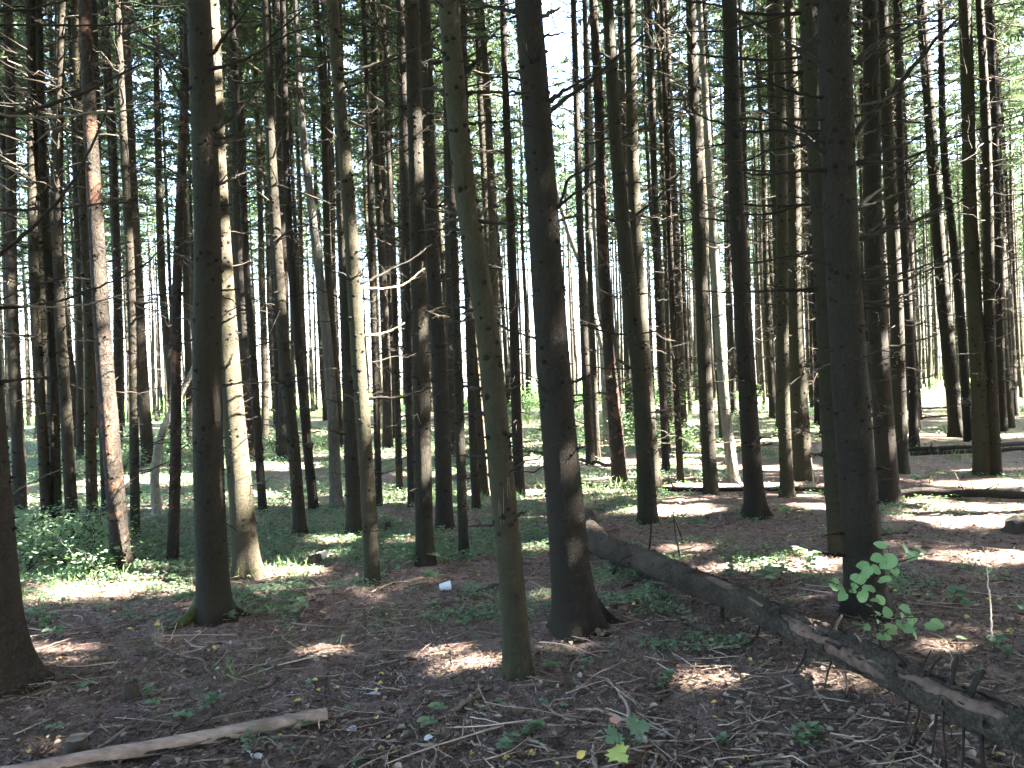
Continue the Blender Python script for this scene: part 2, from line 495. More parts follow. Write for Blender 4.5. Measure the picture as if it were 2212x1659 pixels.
# ------------------------------------------------------------------ traced trees (pixels of a 2212 x 1659 view; last point is the base)
# id: (points top->base, width at top, width above the flare, bark, flare, twig density, category word, label)
TREES = {
 'T1': ([(-95, 0), (-72, 400), (-52, 750), (-28, 1150), (-8, 1478)], 84, 104, 'bark_scaly', 0.55, 0.25, 'thick dark spruce trunk with flared foot left of the two sunlit ground streaks'),
 'T2': ([(423, 0), (438, 300), (448, 553), (450, 830), (454, 1060), (463, 1332)], 50, 66, 'bark', 0.34, 0.35, 'stout spruce with mossy root and mossy green bark, in front of the sunlit trunk'),
 'T3': ([(455, 0), (482, 553), (497, 800), (513, 1000), (536, 1243)], 34, 52, 'bark_olive', 0.36, 0.6, 'spruce with brightly sunlit bark standing just behind the stout mossy-rooted spruce'),
 'T4': ([(1140, 0), (1163, 300), (1190, 700), (1213, 1000), (1232, 1220), (1246, 1358)], 57, 84, 'bark_dark', 0.42, 0.2, 'thick dark brown spruce beside the snapped end of the fallen log'),
 'T5': ([(968, 0), (1012, 460), (1028, 560), (1050, 700), (1080, 1000), (1108, 1290), (1119, 1456)], 43, 58, 'bark_olive', 0.16, 0.2, 'slim pale olive spruce with resin streaks and a bend at mid height'),
 'T6': ([(1800, 0), (1826, 553), (1850, 1000), (1864, 1200), (1872, 1322)], 66, 78, 'bark_scaly', 0.38, 0.5, 'thick scaly-barked spruce rising behind the round-leaved sapling'),
 'T7': ([(1748, 0), (1772, 500), (1795, 900), (1814, 1196)], 42, 44, 'bark', 0.12, 1.0, 'spruce with many short stubs half hidden behind the scaly trunk'),
 'T8': ([(1876, 0), (1889, 480), (1903, 800), (1920, 1086)], 32, 44, 'bark_dark', 0.25, 0.8, 'spruce standing at the near end of the long dark fallen trunk'),
 'T9': ([(1908, 0), (1925, 480), (1940, 800), (1947, 1022)], 22, 31, 'bark', 0.15, 0.9, 'spruce with a thin sunlit edge just beyond the end of the long fallen trunk'),
 'T10': ([(1576, 0), (1599, 560), (1618, 920), (1633, 1114)], 30, 41, 'bark_dark', 0.42, 0.5, 'dark straight spruce with a wide flared foot between fallen log and long trunk'),
 'T11': ([(1493, 0), (1511, 560), (1524, 850), (1536, 1068)], 21, 32, 'bark', 0.12, 0.9, 'spruce with a sunlit lower trunk standing in front of the thin fallen pole'),
 'T13': ([(1313, 0), (1330, 280), (1352, 553), (1384, 850), (1400, 1130)], 24, 40, 'bark', 0.22, 0.7, 'front spruce of a close pair behind the snapped log end'),
 'T12': ([(1360, 0), (1376, 553), (1396, 850), (1414, 1062)], 23, 31, 'bark_olive', 0.15, 0.8, 'rear spruce of a close pair behind the snapped log end'),
 'T14': ([(1281, 0), (1292, 200), (1304, 560), (1318, 760), (1333, 960), (1339, 1046)], 18, 33, 'bark_red', 0.15, 0.8, 'leaning spruce with reddish upper bark and sun flecks low on its trunk'),
 'T15': ([(1086, 0), (1094, 250), (1106, 553), (1113, 800), (1122, 1072)], 13, 25, 'bark_dark', 0.15, 0.8, 'thin dark spruce standing between the olive spruce and the thick brown one'),
 'T16': ([(890, 0), (902, 553), (909, 830), (919, 1222)], 30, 38, 'bark', 0.22, 0.7, 'spruce with leafy seedlings at its foot, behind the plastic cup'),
 'T17': ([(918, 0), (934, 553), (952, 830), (961, 1142)], 24, 37, 'bark_dark', 0.22, 0.7, 'dark spruce close behind the one with seedlings at its foot'),
 'T18': ([(716, 0), (735, 250), (757, 500), (770, 700), (781, 850), (795, 1050), (805, 1260)], 26, 33, 'bark_olive', 0.10, 0.5, 'slim olive spruce with pale sunlit branches on its right side'),
 'T19': ([(728, 0), (740, 500), (755, 850), (767, 1154)], 22, 33, 'bark', 0.22, 0.7, 'dark spruce crossing behind the slim olive spruce with pale branches'),
 'T20': ([(962, 0), (978, 500), (992, 900), (1002, 1194)], 14, 22, 'bark', 0.08, 0.8, 'very thin spruce in low greenery left of the bent olive spruce'),
 'T21': ([(1000, 0), (1012, 600), (1020, 900), (1029, 1102)], 13, 19, 'bark_dark', 0.1, 0.6, 'thin dark trunk right in front of the white sunlit trunk'),
 'T21b': ([(993, 0), (1014, 600), (1034, 900), (1047, 1072)], 17, 24, 'bark_olive', 0.1, 0.5, 'trunk lit white by the sun behind the bent olive spruce'),
 'T22': ([(178, 0), (197, 277), (216, 553), (234, 850), (248, 1050), (263, 1226)], 24, 40, 'bark_red', 0.22, 0.8, 'spruce with peeling reddish bark beside the leafy undergrowth'),
 'T23': ([(406, 0), (398, 300), (392, 460), (383, 700), (380, 900), (373, 1211)], 15, 24, 'bark_red', 0.08, 0.9, 'slim spruce leaning towards the stout mossy-rooted one, next to the curved grey birch'),
 'T24': ([(257, 0), (275, 460), (285, 800), (293, 1158)], 14, 20, 'bark', 0.1, 1.0, 'thin dark spruce just behind the peeling reddish one'),
 'T25': ([(61, 0), (75, 553), (87, 800), (102, 1162)], 20, 21, 'bark', 0.1, 1.0, None),
 'T26': ([(137, 0), (122, 400), (128, 700), (141, 850), (158, 1160)], 14, 26, 'bark', 0.12, 1.0, None),
 'T27': ([(86, 0), (100, 500), (108, 700), (124, 1158)], 14, 21, 'bark', 0.1, 1.0, None),
 'T28': ([(165, 0), (182, 560), (192, 800), (201, 1146)], 17, 23, 'bark_olive', 0.12, 1.0, None),
 'T29': ([(200, 0), (214, 553), (222, 900), (229, 1110)], 12, 18, 'bark_dark', 0.1, 0.8, None),
 'T30': ([(14, 0), (27, 553), (34, 800), (43, 1102)], 17, 27, 'bark', 0.15, 1.0, None),
 'T31': ([(573, 0), (585, 340), (600, 553), (615, 760), (632, 930), (649, 1156)], 19, 27, 'bark', 0.2, 1.0, 'dark spruce left of the white wood chunk on the ground'),
 'T32': ([(612, 0), (627, 560), (652, 830), (678, 1103)], 12, 21, 'bark_dark', 0.15, 0.9, None),
 'T33': ([(637, 0), (652, 250), (680, 500), (703, 700), (715, 850), (727, 1102)], 12, 26, 'bark_blackbirch', 0.35, 0.5, 'dark rough-barked leaning tree with spreading foot beyond the slim olive spruce'),
 'T34': ([(500, 0), (518, 300), (532, 600), (552, 850), (568, 1104)], 12, 18, 'bark_dark', 0.12, 0.9, None),
 'T36': ([(1992, 0), (2010, 300), (2036, 600), (2058, 850), (2068, 943)], 20, 29, 'bark', 0.35, 0.9, 'spruce with flared foot on the bare path behind the two fallen trunks'),
 'T37': ([(2030, 0), (2040, 300), (2066, 600), (2094, 953)], 12, 20, 'bark_dark', 0.1, 0.9, None),
 'T38': ([(2080, 0), (2095, 300), (2101, 500), (2112, 800), (2122, 1025)], 24, 34, 'bark_olive', 0.1, 0.8, 'left spruce of a touching pair with a sunlit upper trunk'),
 'T38b': ([(2117, 0), (2126, 250), (2135, 560), (2143, 800), (2151, 1026)], 15, 25, 'bark', 0.1, 0.8, 'right spruce of a touching pair, slimmer than its neighbour'),
 'T39': ([(2140, 0), (2152, 300), (2166, 600), (2177, 910)], 15, 24, 'bark_dark', 0.15, 0.9, None),
 'T40': ([(1942, 0), (1960, 500), (1975, 800), (1983, 906)], 12, 18, 'bark_dark', 0.1, 0.9, None),
 'T41': ([(1680, 0), (1684, 250), (1690, 650), (1695, 900), (1700, 1074)], 22, 27, 'bark_olive', 0.28, 0.8, 'spruce with a curved foot touching the thin fallen pole'),
 'T42': ([(1703, 0), (1711, 250), (1717, 500), (1723, 760), (1736, 1036)], 20, 38, 'bark_olive', 0.22, 0.8, 'spruce whose upper trunk shines in the sun between the dark trunks'),
 'T43': ([(1512, 0), (1530, 330), (1545, 600), (1560, 800), (1572, 930), (1586, 1043)], 11, 24, 'bark_grey', 0.15, 0.3, 'leaning pale grey birch with cracked bark near the thin fallen pole'),
 'T44': ([(1428, 0), (1440, 300), (1455, 700), (1470, 1043)], 10, 15, 'bark', 0.1, 0.9, None),
 'T45': ([(1402, 0), (1421, 600), (1439, 1018)], 11, 17, 'bark_dark', 0.1, 0.9, None),
 'T46': ([(1238, 0), (1254, 500), (1265, 800), (1276, 1004)], 12, 20, 'bark_dark', 0.12, 0.8, None),
 'T47': ([(1262, 0), (1272, 500), (1282, 800), (1291, 995)], 9, 14, 'bark', 0.1, 0.8, None),
 'T48': ([(866, 0), (872, 300), (878, 553), (884, 800), (891, 1095)], 15, 20, 'bark_dark', 0.12, 0.9, None),
 'T49': ([(826, 0), (836, 250), (848, 500), (856, 800), (863, 1062)], 10, 15, 'bark', 0.1, 0.9, None),
 'T50': ([(783, 0), (797, 300), (807, 700), (819, 1092)], 9, 15, 'bark_dark', 0.1, 0.6, None),
 'T53': ([(1262, 0), (1275, 250), (1286, 500), (1300, 720), (1311, 960)], 10, 15, 'bark_grey', 0.1, 0.2, 'straight pale birch stem among the dark far trunks'),
}
MIDGROUP = 'spruces of the crowded middle stand'
MIDLABEL = 'slim dead-twigged spruce in the crowded stand behind the foreground trunks'

TB = {}
for tid, rec in TREES.items():
    bx, by = rec[0][-1]
    TB[tid] = gnd(bx, by)
for tid, a, hh in (('T1', 0.5, 0.07), ('T2', 0.45, 0.05), ('T4', 0.5, 0.05), ('T6', 0.5, 0.05), ('T5', 0.3, 0.02), ('T10', 0.5, 0.05)):
    MOUNDS.append((TB[tid].x, TB[tid].y, a, hh))
for tid, rec in TREES.items():
    TB[tid] = gnd(*rec[0][-1])


# ------------------------------------------------------------------ ground
def graded(lo, hi, fine_lo, fine_hi, step, growth):
    c = list(np.arange(fine_lo, fine_hi + step / 2, step))
    s, x = step, c[-1]
    while x < hi:
        s = min(s * growth, 60)
        x += s
        c.append(min(x, hi))
    s, x = step, c[0]
    left = []
    while x > lo:
        s = min(s * growth, 60)
        x -= s
        left.append(max(x, lo))
    return np.array(left[::-1] + c)


gxs = graded(-900, 900, -4.5, 4.5, 0.045, 1.07)
gys = graded(-200, 1500, 2.0, 8.5, 0.045, 1.055)
GX, GY = np.meshgrid(gxs, gys)
near = np.exp(-np.maximum(np.hypot(GX, GY - 4) - 6, 0) / 6)
GZ = gz(GX, GY) + near * (0.016 * vnoise(GX * 7, GY * 7) + 0.014 * vnoise(GX * 13, GY * 13, 4.0))
nx_, ny_ = len(gxs), len(gys)
idx = np.arange(nx_ * ny_).reshape(ny_, nx_)
gq = np.stack([idx[:-1, :-1], idx[:-1, 1:], idx[1:, 1:], idx[1:, :-1]], -1).reshape(-1, 4)
g = Geo()
g.add(np.stack([GX, GY, GZ], -1), gq)
go = link('ground', g.mesh('ground', M['ground'], True))
go['kind'] = 'structure'


# ------------------------------------------------------------------ tree building blocks
def catmull(P, n):
    P = np.asarray(P, float)
    t = np.concatenate([[0], np.cumsum(np.linalg.norm(np.diff(P, axis=0), axis=1))])
    tt = np.linspace(0, t[-1], n) if np.isscalar(n) else n
    m = np.gradient(P, t, axis=0)
    i = np.clip(np.searchsorted(t, tt, 'right') - 1, 0, len(t) - 2)
    h = (t[i + 1] - t[i])
    s = ((tt - t[i]) / h)[:, None]
    h = h[:, None]
    return (2 * s**3 - 3 * s**2 + 1) * P[i] + (s**3 - 2 * s**2 + s) * h * m[i] + (-2 * s**3 + 3 * s**2) * P[i + 1] + (s**3 - s**2) * h * m[i + 1]


def trunk_mesh(name, axis, rad, sides, zs, mat, flare, flare_h, seed, rough=0.02):
    """axis(z)->(n,3), rad(z)->(n,), rings at heights zs"""
    r2 = np.random.default_rng(seed)
    a = np.arange(sides) * 2 * math.pi / sides
    C = axis(zs)
    R = rad(zs)
    k1, k2 = r2.integers(3, 5), r2.integers(5, 8)
    p1, p2 = r2.random(2) * 6.28
    lob = 1 + 0.55 * np.cos(k1 * a + p1) + 0.3 * np.cos(k2 * a + p2)
    fl = flare * np.exp(-np.maximum(zs, 0) / flare_h)
    fl2 = 0.25 * flare * np.exp(-np.maximum(zs, 0) / (flare_h * 4))
    rr = R[:, None] * (1 + fl[:, None] * lob[None] + fl2[:, None])
    u = np.cos(a)[None] * 2.2
    v = np.sin(a)[None] * 2.2
    zz = zs[:, None]
    dn = 0.9 * vnoise(u * 1.3 + seed, v * 1.3, zz * 2.1) + 0.7 * vnoise(u * 4 + seed, v * 4, zz * 7) + 0.6 * vnoise(u * 9, v * 9 + seed, zz * 22)
    rr = rr * (1 + rough * dn)
    V = np.stack([C[:, 0:1] + rr * np.cos(a)[None], C[:, 1:2] + rr * np.sin(a)[None], np.broadcast_to(C[:, 2:3], rr.shape)], -1)
    n = len(zs)
    i = np.arange(n - 1)[:, None] * sides
    j = np.arange(sides)[None]
    j2 = (j + 1) % sides
    Q = np.stack([i + j, i + j2, i + sides + j2, i + sides + j], -1).reshape(-1, 4)
    gg = Geo()
    gg.add(V, Q)
    return gg.mesh(name, mat, True)


def dead_twigs(axis, rad, z0, z1, dens, seed, lmin=0.4, lmax=1.5, thick=1.0, sub=7, side=None, geo=None):
    """whorls of bare dead branches with fine side twigs"""
    r2 = np.random.default_rng(seed)
    gg = geo or Geo()
    zz = []
    z = z0
    while z < z1:
        m = max(1, r2.poisson(3.6 * dens))
        zz += list(z + r2.normal(0, 0.03, m))
        z += r2.uniform(0.28, 0.5)
    for _ in range(int((z1 - z0) * 2.2 * dens)):
        zz.append(r2.uniform(z0, z1))
    zz = np.clip(np.array(zz), z0, z1)
    N = len(zz)
    az = r2.uniform(0, 2 * math.pi, N)
    frac = np.clip((zz - z0) / max(z1 - z0, 1e-3), 0, 1)
    L = (lmin + (lmax - lmin) * (0.25 + 0.75 * frac)) * r2.uniform(0.25, 1.0, N)
    snapped = r2.random(N) < 0.35
    L = np.where(snapped, L * 0.25, L)
    A = axis(zz)
    rr = rad(zz)
    dirv = np.stack([np.cos(az), np.sin(az), r2.normal(0.12, 0.22, N)], 1)
    S = 7
    t = np.linspace(0, 1, S)
    sag = r2.uniform(-0.30, 0.18, N)
    up = r2.uniform(0.0, 0.3, N)
    wob = r2.normal(0, 0.045, (N, S, 3)) * np.minimum(t * 2, 1)[None, :, None]
    P = A[:, None] + dirv[:, None] * (rr[:, None] * 0.8 + L[:, None] * t)[..., None]
    P[..., 2] += L[:, None] * (sag[:, None] * t + up[:, None] * t**2.2)
    P = P + wob * L[:, None, None]
    r0 = (0.004 + 0.0055 * np.minimum(L, 1.6)) * thick
    Rr = r0[:, None] * (1 - 0.8 * t)[None]
    tint = np.where(r2.random(N) < 0.12, r2.uniform(0.65, 0.95, N), r2.uniform(0.0, 0.55, N))
    gg.tubes(P, Rr, 4, True, tint)
    # side twigs
    if sub:
        ok = ~snapped
        idx_ = np.repeat(np.where(ok)[0], sub)
        M_ = len(idx_)
        tt = r2.uniform(0.25, 0.98, M_)
        k0 = np.minimum((tt * (S - 1)).astype(int), S - 2)
        f = tt * (S - 1) - k0
        base = P[idx_, k0] * (1 - f[:, None]) + P[idx_, k0 + 1] * f[:, None]
        dd = nrm(P[idx_, k0 + 1] - P[idx_, k0])
        lat = nrm(np.cross(dd, np.array([[0, 0, 1.0]]))) * np.where(r2.random(M_) < 0.5, 1, -1)[:, None]
        sd = nrm(dd * 0.7 + lat * r2.uniform(0.5, 1.1, M_)[:, None] + r2.normal(0, 0.25, (M_, 3)))
        l2 = L[idx_] * r2.uniform(0.12, 0.38, M_) * (1.15 - tt * 0.6)
        q = np.linspace(0, 1, 3)
        P2 = base[:, None] + sd[:, None] * (l2[:, None] * q)[..., None]
        P2[..., 2] += (l2[:, None] * r2.uniform(-0.35, 0.2, M_)[:, None] * q**2)
        R2 = (0.0016 + 0.0012 * np.minimum(l2, 0.5))[:, None] * thick * (1 - 0.7 * q)[None]
        gg.tubes(P2, R2, 3, False, np.repeat(tint, 1)[idx_])
    return gg


def knots_geo(axis, rad, z0, z1, per_m, seed, size=1.0):
    r2 = np.random.default_rng(seed)
    N = int((z1 - z0) * per_m)
    wh = np.arange(z0, z1, 0.42)
    z = np.where(r2.random(N) < 0.55, r2.choice(wh, N) + r2.normal(0, 0.035, N), r2.uniform(z0, z1, N))
    z = np.clip(z, z0, z1)
    az = r2.uniform(0, 6.283, N)
    o = np.stack([np.cos(az), np.sin(az), np.zeros(N)], 1)
    s_ = np.stack([-np.sin(az), np.cos(az), np.zeros(N)], 1)
    upv = np.array([0, 0, 1.0])
    C = axis(z) + o * (rad(z) * 1.0)[:, None]
    hw = r2.uniform(0.008, 0.018, N) * size
    hh = hw * r2.uniform(0.7, 1.1, N)
    gg = Geo()
    k = 6
    a = np.arange(k) * 6.2832 / k
    ring = C[:, None] + s_[:, None] * (hw[:, None] * np.cos(a))[..., None] + upv * (hh[:, None] * np.sin(a))[..., None] - o[:, None] * 0.004
    ring2 = C[:, None] + s_[:, None] * (0.6 * hw[:, None] * np.cos(a))[..., None] + upv * (0.6 * hh[:, None] * np.sin(a))[..., None] + o[:, None] * (0.004 * size)
    tip = C + o * (np.where(r2.random(N) < .3, r2.uniform(0.01, 0.03, N), r2.uniform(0.004, 0.009, N)) * size)[:, None] + upv * 0.003
    V = np.concatenate([ring, ring2, tip[:, None]], 1)
    i = np.arange(N)[:, None] * (2 * k + 1)
    j = np.arange(k)[None]
    j2 = (j + 1) % k
    Q = np.stack([i + j, i + j2, i + k + j2, i + k + j], -1).reshape(-1, 4)
    T = np.stack([i + k + j, i + k + j2, np.broadcast_to(i + 2 * k, (N, k))], -1).reshape(-1, 3)
    gg.add(V, Q, T, np.repeat(r2.random(N), 2 * k + 1))
    return gg


# -- needle-bearing boughs
def bough_template(seed, ntw=12, combs=1, wk=1.0):
    r2 = np.random.default_rng(seed)
    s = np.linspace(0, 1, 7)
    sp = np.stack([s, 0.04 * np.sin(s * 5 + seed), -0.30 * s + 0.20 * s**2], 1)
    B, Tp, W, tn = [], [], [], []
    for sd in (-1, 1):
        for q in range(ntw):
            t = 0.14 + 0.86 * (q + r2.random()) / ntw
            b = np.array([np.interp(t, s, sp[:, c]) for c in range(3)])
            l = 0.42 * (1.12 - t) ** 0.8 * r2.uniform(0.7, 1.15) + 0.05
            d = np.array([0.62, sd * 0.8, -0.22 + r2.normal(0, 0.12)])
            d /= np.linalg.norm(d)
            tip = b + d * l
            roll = r2.uniform(-0.9, 0.9)
            w = nrm(np.cross(d, np.array([0, math.sin(roll), math.cos(roll)]))) * 0.030 * wk * r2.uniform(0.7, 1.3)
            B.append(b); Tp.append(tip); W.append(w); tn.append(r2.uniform(0.2, 0.9))
            # hanging comb twigs
            for _ in range(combs):
                u = r2.uniform(0.25, 1.0)
                b2 = b + (tip - b) * u
                d2 = np.array([r2.normal(0.1, 0.25), r2.normal(0, 0.25), -1.0])
                d2 /= np.linalg.norm(d2)
                l2 = r2.uniform(0.08, 0.22)
                ang = r2.uniform(0, 3.14)
                w2 = np.array([math.cos(ang), math.sin(ang), 0]) * 0.024 * wk
                B.append(b2); Tp.append(b2 + d2 * l2); W.append(w2); tn.append(r2.uniform(0.0, 0.7))
    return sp, np.array(B), np.array(Tp), np.array(W), np.array(tn)


BT = [bough_template(100 + i) for i in range(6)]
BT_LO = [bough_template(150 + i, 4, 1, 3.5) for i in range(6)]
CROWN_LO = 11.0


def crown_parts(z0, z1, rmax, seed, sparse=1.0, BT=BT, dz=1.0):
    """numpy arrays of kites (base, tip, half-width, tint) and spines for one crown about a vertical axis"""
    r2 = np.random.default_rng(seed)
    Bs, Ts, Ws, Tn, Sp = [], [], [], [], []
    z = z0
    while z < z1 - 0.4:
        f = (z - z0) / (z1 - z0)
        env = rmax * (0.55 + 0.45 * min(1, f * 5)) * (1 - f) ** 0.75 + 0.25
        for _ in range(r2.poisson(4.6 * sparse) + 1):
            L = env * r2.uniform(0.65, 1.15)
            if f < 0.15 and r2.random() < 0.4:
                continue
            a = r2.uniform(0, 6.283)
            sp, B, T, W, tn = BT[r2.integers(0, 6)]
            pitch = r2.normal(0.05 + 0.5 * f, 0.12)
            ca, sa, cp, sn = math.cos(a), math.sin(a), math.cos(pitch), math.sin(pitch)
            Rm = np.array([[ca * cp, -sa, -ca * sn], [sa * cp, ca, -sa * sn], [sn, 0, cp]])
            o = np.array([0, 0, z + r2.normal(0, 0.08)])
            wid = max(0.8, min(1.25, L / 1.4))
            sc = np.array([L, wid, wid])
            Bs.append((B * sc) @ Rm.T + o)
            Ts.append((T * sc) @ Rm.T + o)
            Ws.append((W * 1.0) @ Rm.T * r2.uniform(0.9, 1.25))
            Tn.append(np.clip(tn + r2.normal(0, 0.15), 0, 1))
            Sp.append((sp * sc) @ Rm.T + o)
        z += r2.uniform(0.30, 0.46) * dz
    return np.concatenate(Bs), np.concatenate(Ts), np.concatenate(Ws), np.concatenate(Tn), np.array(Sp)


def crown_mesh(name, parts, keep=None):
    B, T, W, tn, Sp = parts
    if keep is not None:
        B, T, W, tn = B[keep], T[keep], W[keep], tn[keep]
    gg = Geo()
    gg.kites(B, T, W, tn)
    return gg.mesh(name, M['needles'])


def spine_mesh(name, parts):
    gg = Geo()
    t = np.linspace(1, 0.15, parts[4].shape[1])
    gg.tubes(parts[4], np.broadcast_to(0.013 * t, parts[4].shape[:2]), 3, False, 0.25)
    return gg.mesh(name, M['twig'])


CROWNS = []
for i in range(5):
    pr = crown_parts(CROWN_LO + [0, 1.6, -2.2, 2.4, 0.6][i], 22.5, [1.75, 1.6, 1.9, 1.5, 1.8][i], 500 + i, 0.52)
    CROWNS.append((pr, crown_mesh('crown', pr), spine_mesh('boughs', pr)))


CARVE = []


def add_crown(root, var, loc=(0, 0, 0), rotz=0.0, tilt=(0, 0), scale=(1, 1, 1)):
    c = link('crown', CROWNS[var][1], root, loc, (tilt[0], tilt[1], rotz), scale)
    b = link('boughs', CROWNS[var][2], c)
    stuff(b)
    mw = root.matrix_basis @ Matrix.LocRotScale(Vector(loc), c.rotation_euler, Vector(scale))
    CARVE.append((c, b, var, mw))
    return c


def carve_crowns():
    # cut gaps into the canopy: twigs removed so the sun reaches chosen spots
    n = 0
    for c, b, var, mw in CARVE:
        parts = CROWNS[var][0]
        m = np.array(mw)
        keep = sun_clear((parts[0] + parts[1]) / 2 @ m[:3, :3].T + m[:3, 3], 0.04)
        if keep.mean() < 0.975:
            c.data = crown_mesh('crown', parts, keep)
            n += 1
    print('carved', n)



# shared trunk / twig variants for trees further back (unit tree: 22.5 m, 0.12 m radius at the foot)
VAR = []
for i in range(5):
    r2 = np.random.default_rng(900 + i)
    zc = np.array([-0.3, 0, 2, 5, 9, 14, 22.5])
    ax_ = np.concatenate([[0, 0], np.cumsum(r2.normal(0, 0.07, 5))])
    ay_ = np.concatenate([[0, 0], np.cumsum(r2.normal(0, 0.07, 5))])
    ax_[-1] = ay_[-1] = 0
    axis = (lambda z, zc=zc, ax_=ax_, ay_=ay_: np.stack([np.interp(z, zc, ax_), np.interp(z, zc, ay_), z], -1))
    rad = (lambda z: np.interp(z, [-0.3, 0, 5, 10, 22.5], [0.125, 0.12, 0.098, 0.078, 0.01]))
    zs = np.concatenate([np.linspace(-0.3, 1.0, 8), np.linspace(1.3, 10, 26), np.linspace(11, 22.5, 7)])
    tm = [trunk_mesh('trunk', axis, rad, 12, zs, M[mk], 0.22, 0.16, 40 + i, 0.03) for mk in ('bark', 'bark_olive', 'bark_dark')]
    dm = dead_twigs(axis, rad, 0.9, 11.5, 1.0, 60 + i, 0.5, 1.7, 1.35, 6).mesh('dead_twigs', M['twig'])
    km = knots_geo(axis, rad, 0.5, 10.0, 9, 70 + i, 1.4).mesh('knots', M['knot'])
    VAR.append((tm, dm, km))

# ------------------------------------------------------------------ traced trees
AX = {}


def build_tree(tid, kind='spruce_tree'):
    pts, wt, wb, bark, flare, dens, label = TREES[tid]
    base = TB[tid]
    d = base.y
    P = [at(x, y, d) for x, y in pts]
    P[-1] = base.copy()
    arr = np.array([[p.x - base.x, 0, p.z - base.z] for p in P])[::-1]       # base first
    seed = int(abs(base.x * 971 + base.y * 133)) % 9973
    r2 = np.random.default_rng(seed)
    H = 22.5 + r2.uniform(-1.5, 1.5)
    top = arr[-1]
    lean = (arr[-1] - arr[-2])[0] / max((arr[-1] - arr[-2])[2], .1)
    ext = []
    zt, xt = top[2], top[0]
    for q in (0.35, 0.7, 1.0):
        z = zt + (H - zt) * q
        xt = xt + lean * (H - zt) * 0.35 * (0.5 if q < 0.5 else 0.2)
        ext.append([xt, 0, z])
    full = np.array([[arr[0][0] - (arr[1] - arr[0])[0] / max((arr[1] - arr[0])[2], .1) * 0.3, 0, -0.3]] + arr.tolist() + ext)
    n = 160
    dense = catmull(full, n)
    # small natural wobble in depth
    dense[:, 1] = 0.02 * np.sin(dense[:, 2] * 0.9 + seed) * np.clip(dense[:, 2], 0, 2)

    def axis(z):
        return np.stack([np.interp(z, dense[:, 2], dense[:, 0]), np.interp(z, dense[:, 2], dense[:, 1]), np.asarray(z, float)], -1)

    rb, rt = wb * d / F / 2, wt * d / F / 2

    def rad(z):
        return np.interp(z, [-0.3, 0, top[2], H], [rb * 1.02, rb, rt, 0.01])

    vis = 1.6 + 0.56 * d
    nearT = d < 8.5
    step = 0.035 if nearT else 0.13
    zs = np.concatenate([np.linspace(-0.3, 0.0, 5)[:-1], np.arange(0, min(vis, 12), step), np.linspace(min(vis, 12), H, 14)[0:]])
    zs = np.unique(np.round(zs, 4))
    root = link(kind, None, None, base)
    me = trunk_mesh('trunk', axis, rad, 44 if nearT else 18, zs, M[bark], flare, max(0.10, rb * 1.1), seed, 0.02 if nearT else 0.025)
    link('trunk', me, root)
    AX[tid] = (axis, rad, base, d, root)
    ztop = min(vis, 11.5)
    if kind == 'spruce_tree':
        stuff(link('knots', knots_geo(axis, rad, 0.45, ztop, 36 if nearT else 22, seed + 1, 1.35 if nearT else 1.6).mesh('knots', M['knot']), root))
        th = 1.0 if nearT else 1.0 + min(d, 25) / 50
        gg = dead_twigs(axis, rad, 0.7, ztop, dens * 1.1, seed + 2, 0.28, 0.8 if nearT else 1.7, th, 6 if nearT else 5)
        stuff(link('dead_twigs', gg.mesh('dead_twigs', M['twig']), root))
        zc = CROWN_LO
        a0, a1 = axis(np.array([zc]))[0], axis(np.array([H - 1]))[0]
        tilt = math.atan2(a1[0] - a0[0], H - 1 - zc)
        off = a0[0] - math.tan(tilt) * zc
        add_crown(root, r2.integers(0, 5), (off, 0, 0), 0.0, (0, tilt))
    return root


for tid in TREES:
    kd = 'birch_tree' if TREES[tid][3] in ('bark_grey', 'bark_blackbirch') else 'spruce_tree'
    rt_ = build_tree(tid, kd)
    lab = TREES[tid][6]
    if lab:
        tag(rt_, lab, 'birch tree' if kd == 'birch_tree' else 'spruce tree')
    else:
        tag(rt_, MIDLABEL, 'spruce tree', MIDGROUP)


# crown-like leafage for the birches (above the frame)
def birch_crown(tid, z0, z1, r, n, seed):
    axis, rad, base, d, root = AX[tid]
    r2 = np.random.default_rng(seed)
    z = r2.uniform(z0, z1, n)
    a = r2.uniform(0, 6.283, n)
    q = r * np.sqrt(r2.random(n)) * (1 - np.abs((z - (z0 + z1) / 2) / (z1 - z0)) * 1.2)
    c = axis(z) + np.stack([np.cos(a) * q, np.sin(a) * q, r2.normal(0, .1, n)], 1)
    gg = Geo()
    gg.leaves(c, r2.normal(0, 1, (n, 3)), nrm(r2.normal(0, .5, (n, 3)) + np.array([0, 0, 1.])), 0.09, 0.04, r2.random(n))
    link('crown', gg.mesh('crown', M['shrub']), root)
    nb = 14
    zb = r2.uniform(z0 - 1, z1 - 2, nb)
    ab = r2.uniform(0, 6.28, nb)
    t = np.linspace(0, 1, 6)
    P = axis(zb)[:, None] + np.stack([np.cos(ab), np.sin(ab), np.full(nb, 0.8)], 1)[:, None] * (t * r)[None, :, None]
    g2 = Geo()
    g2.tubes(P, np.broadcast_to(0.018 * (1 - .8 * t), (nb, 6)), 4, False, .4)
    stuff(link('limbs', g2.mesh('limbs', M['twig']), root))


for tid, z0 in (('T33', 13), ('T43', 13), ('T53', 14)):
    birch_crown(tid, z0, 21, 1.6, 1500, 77)

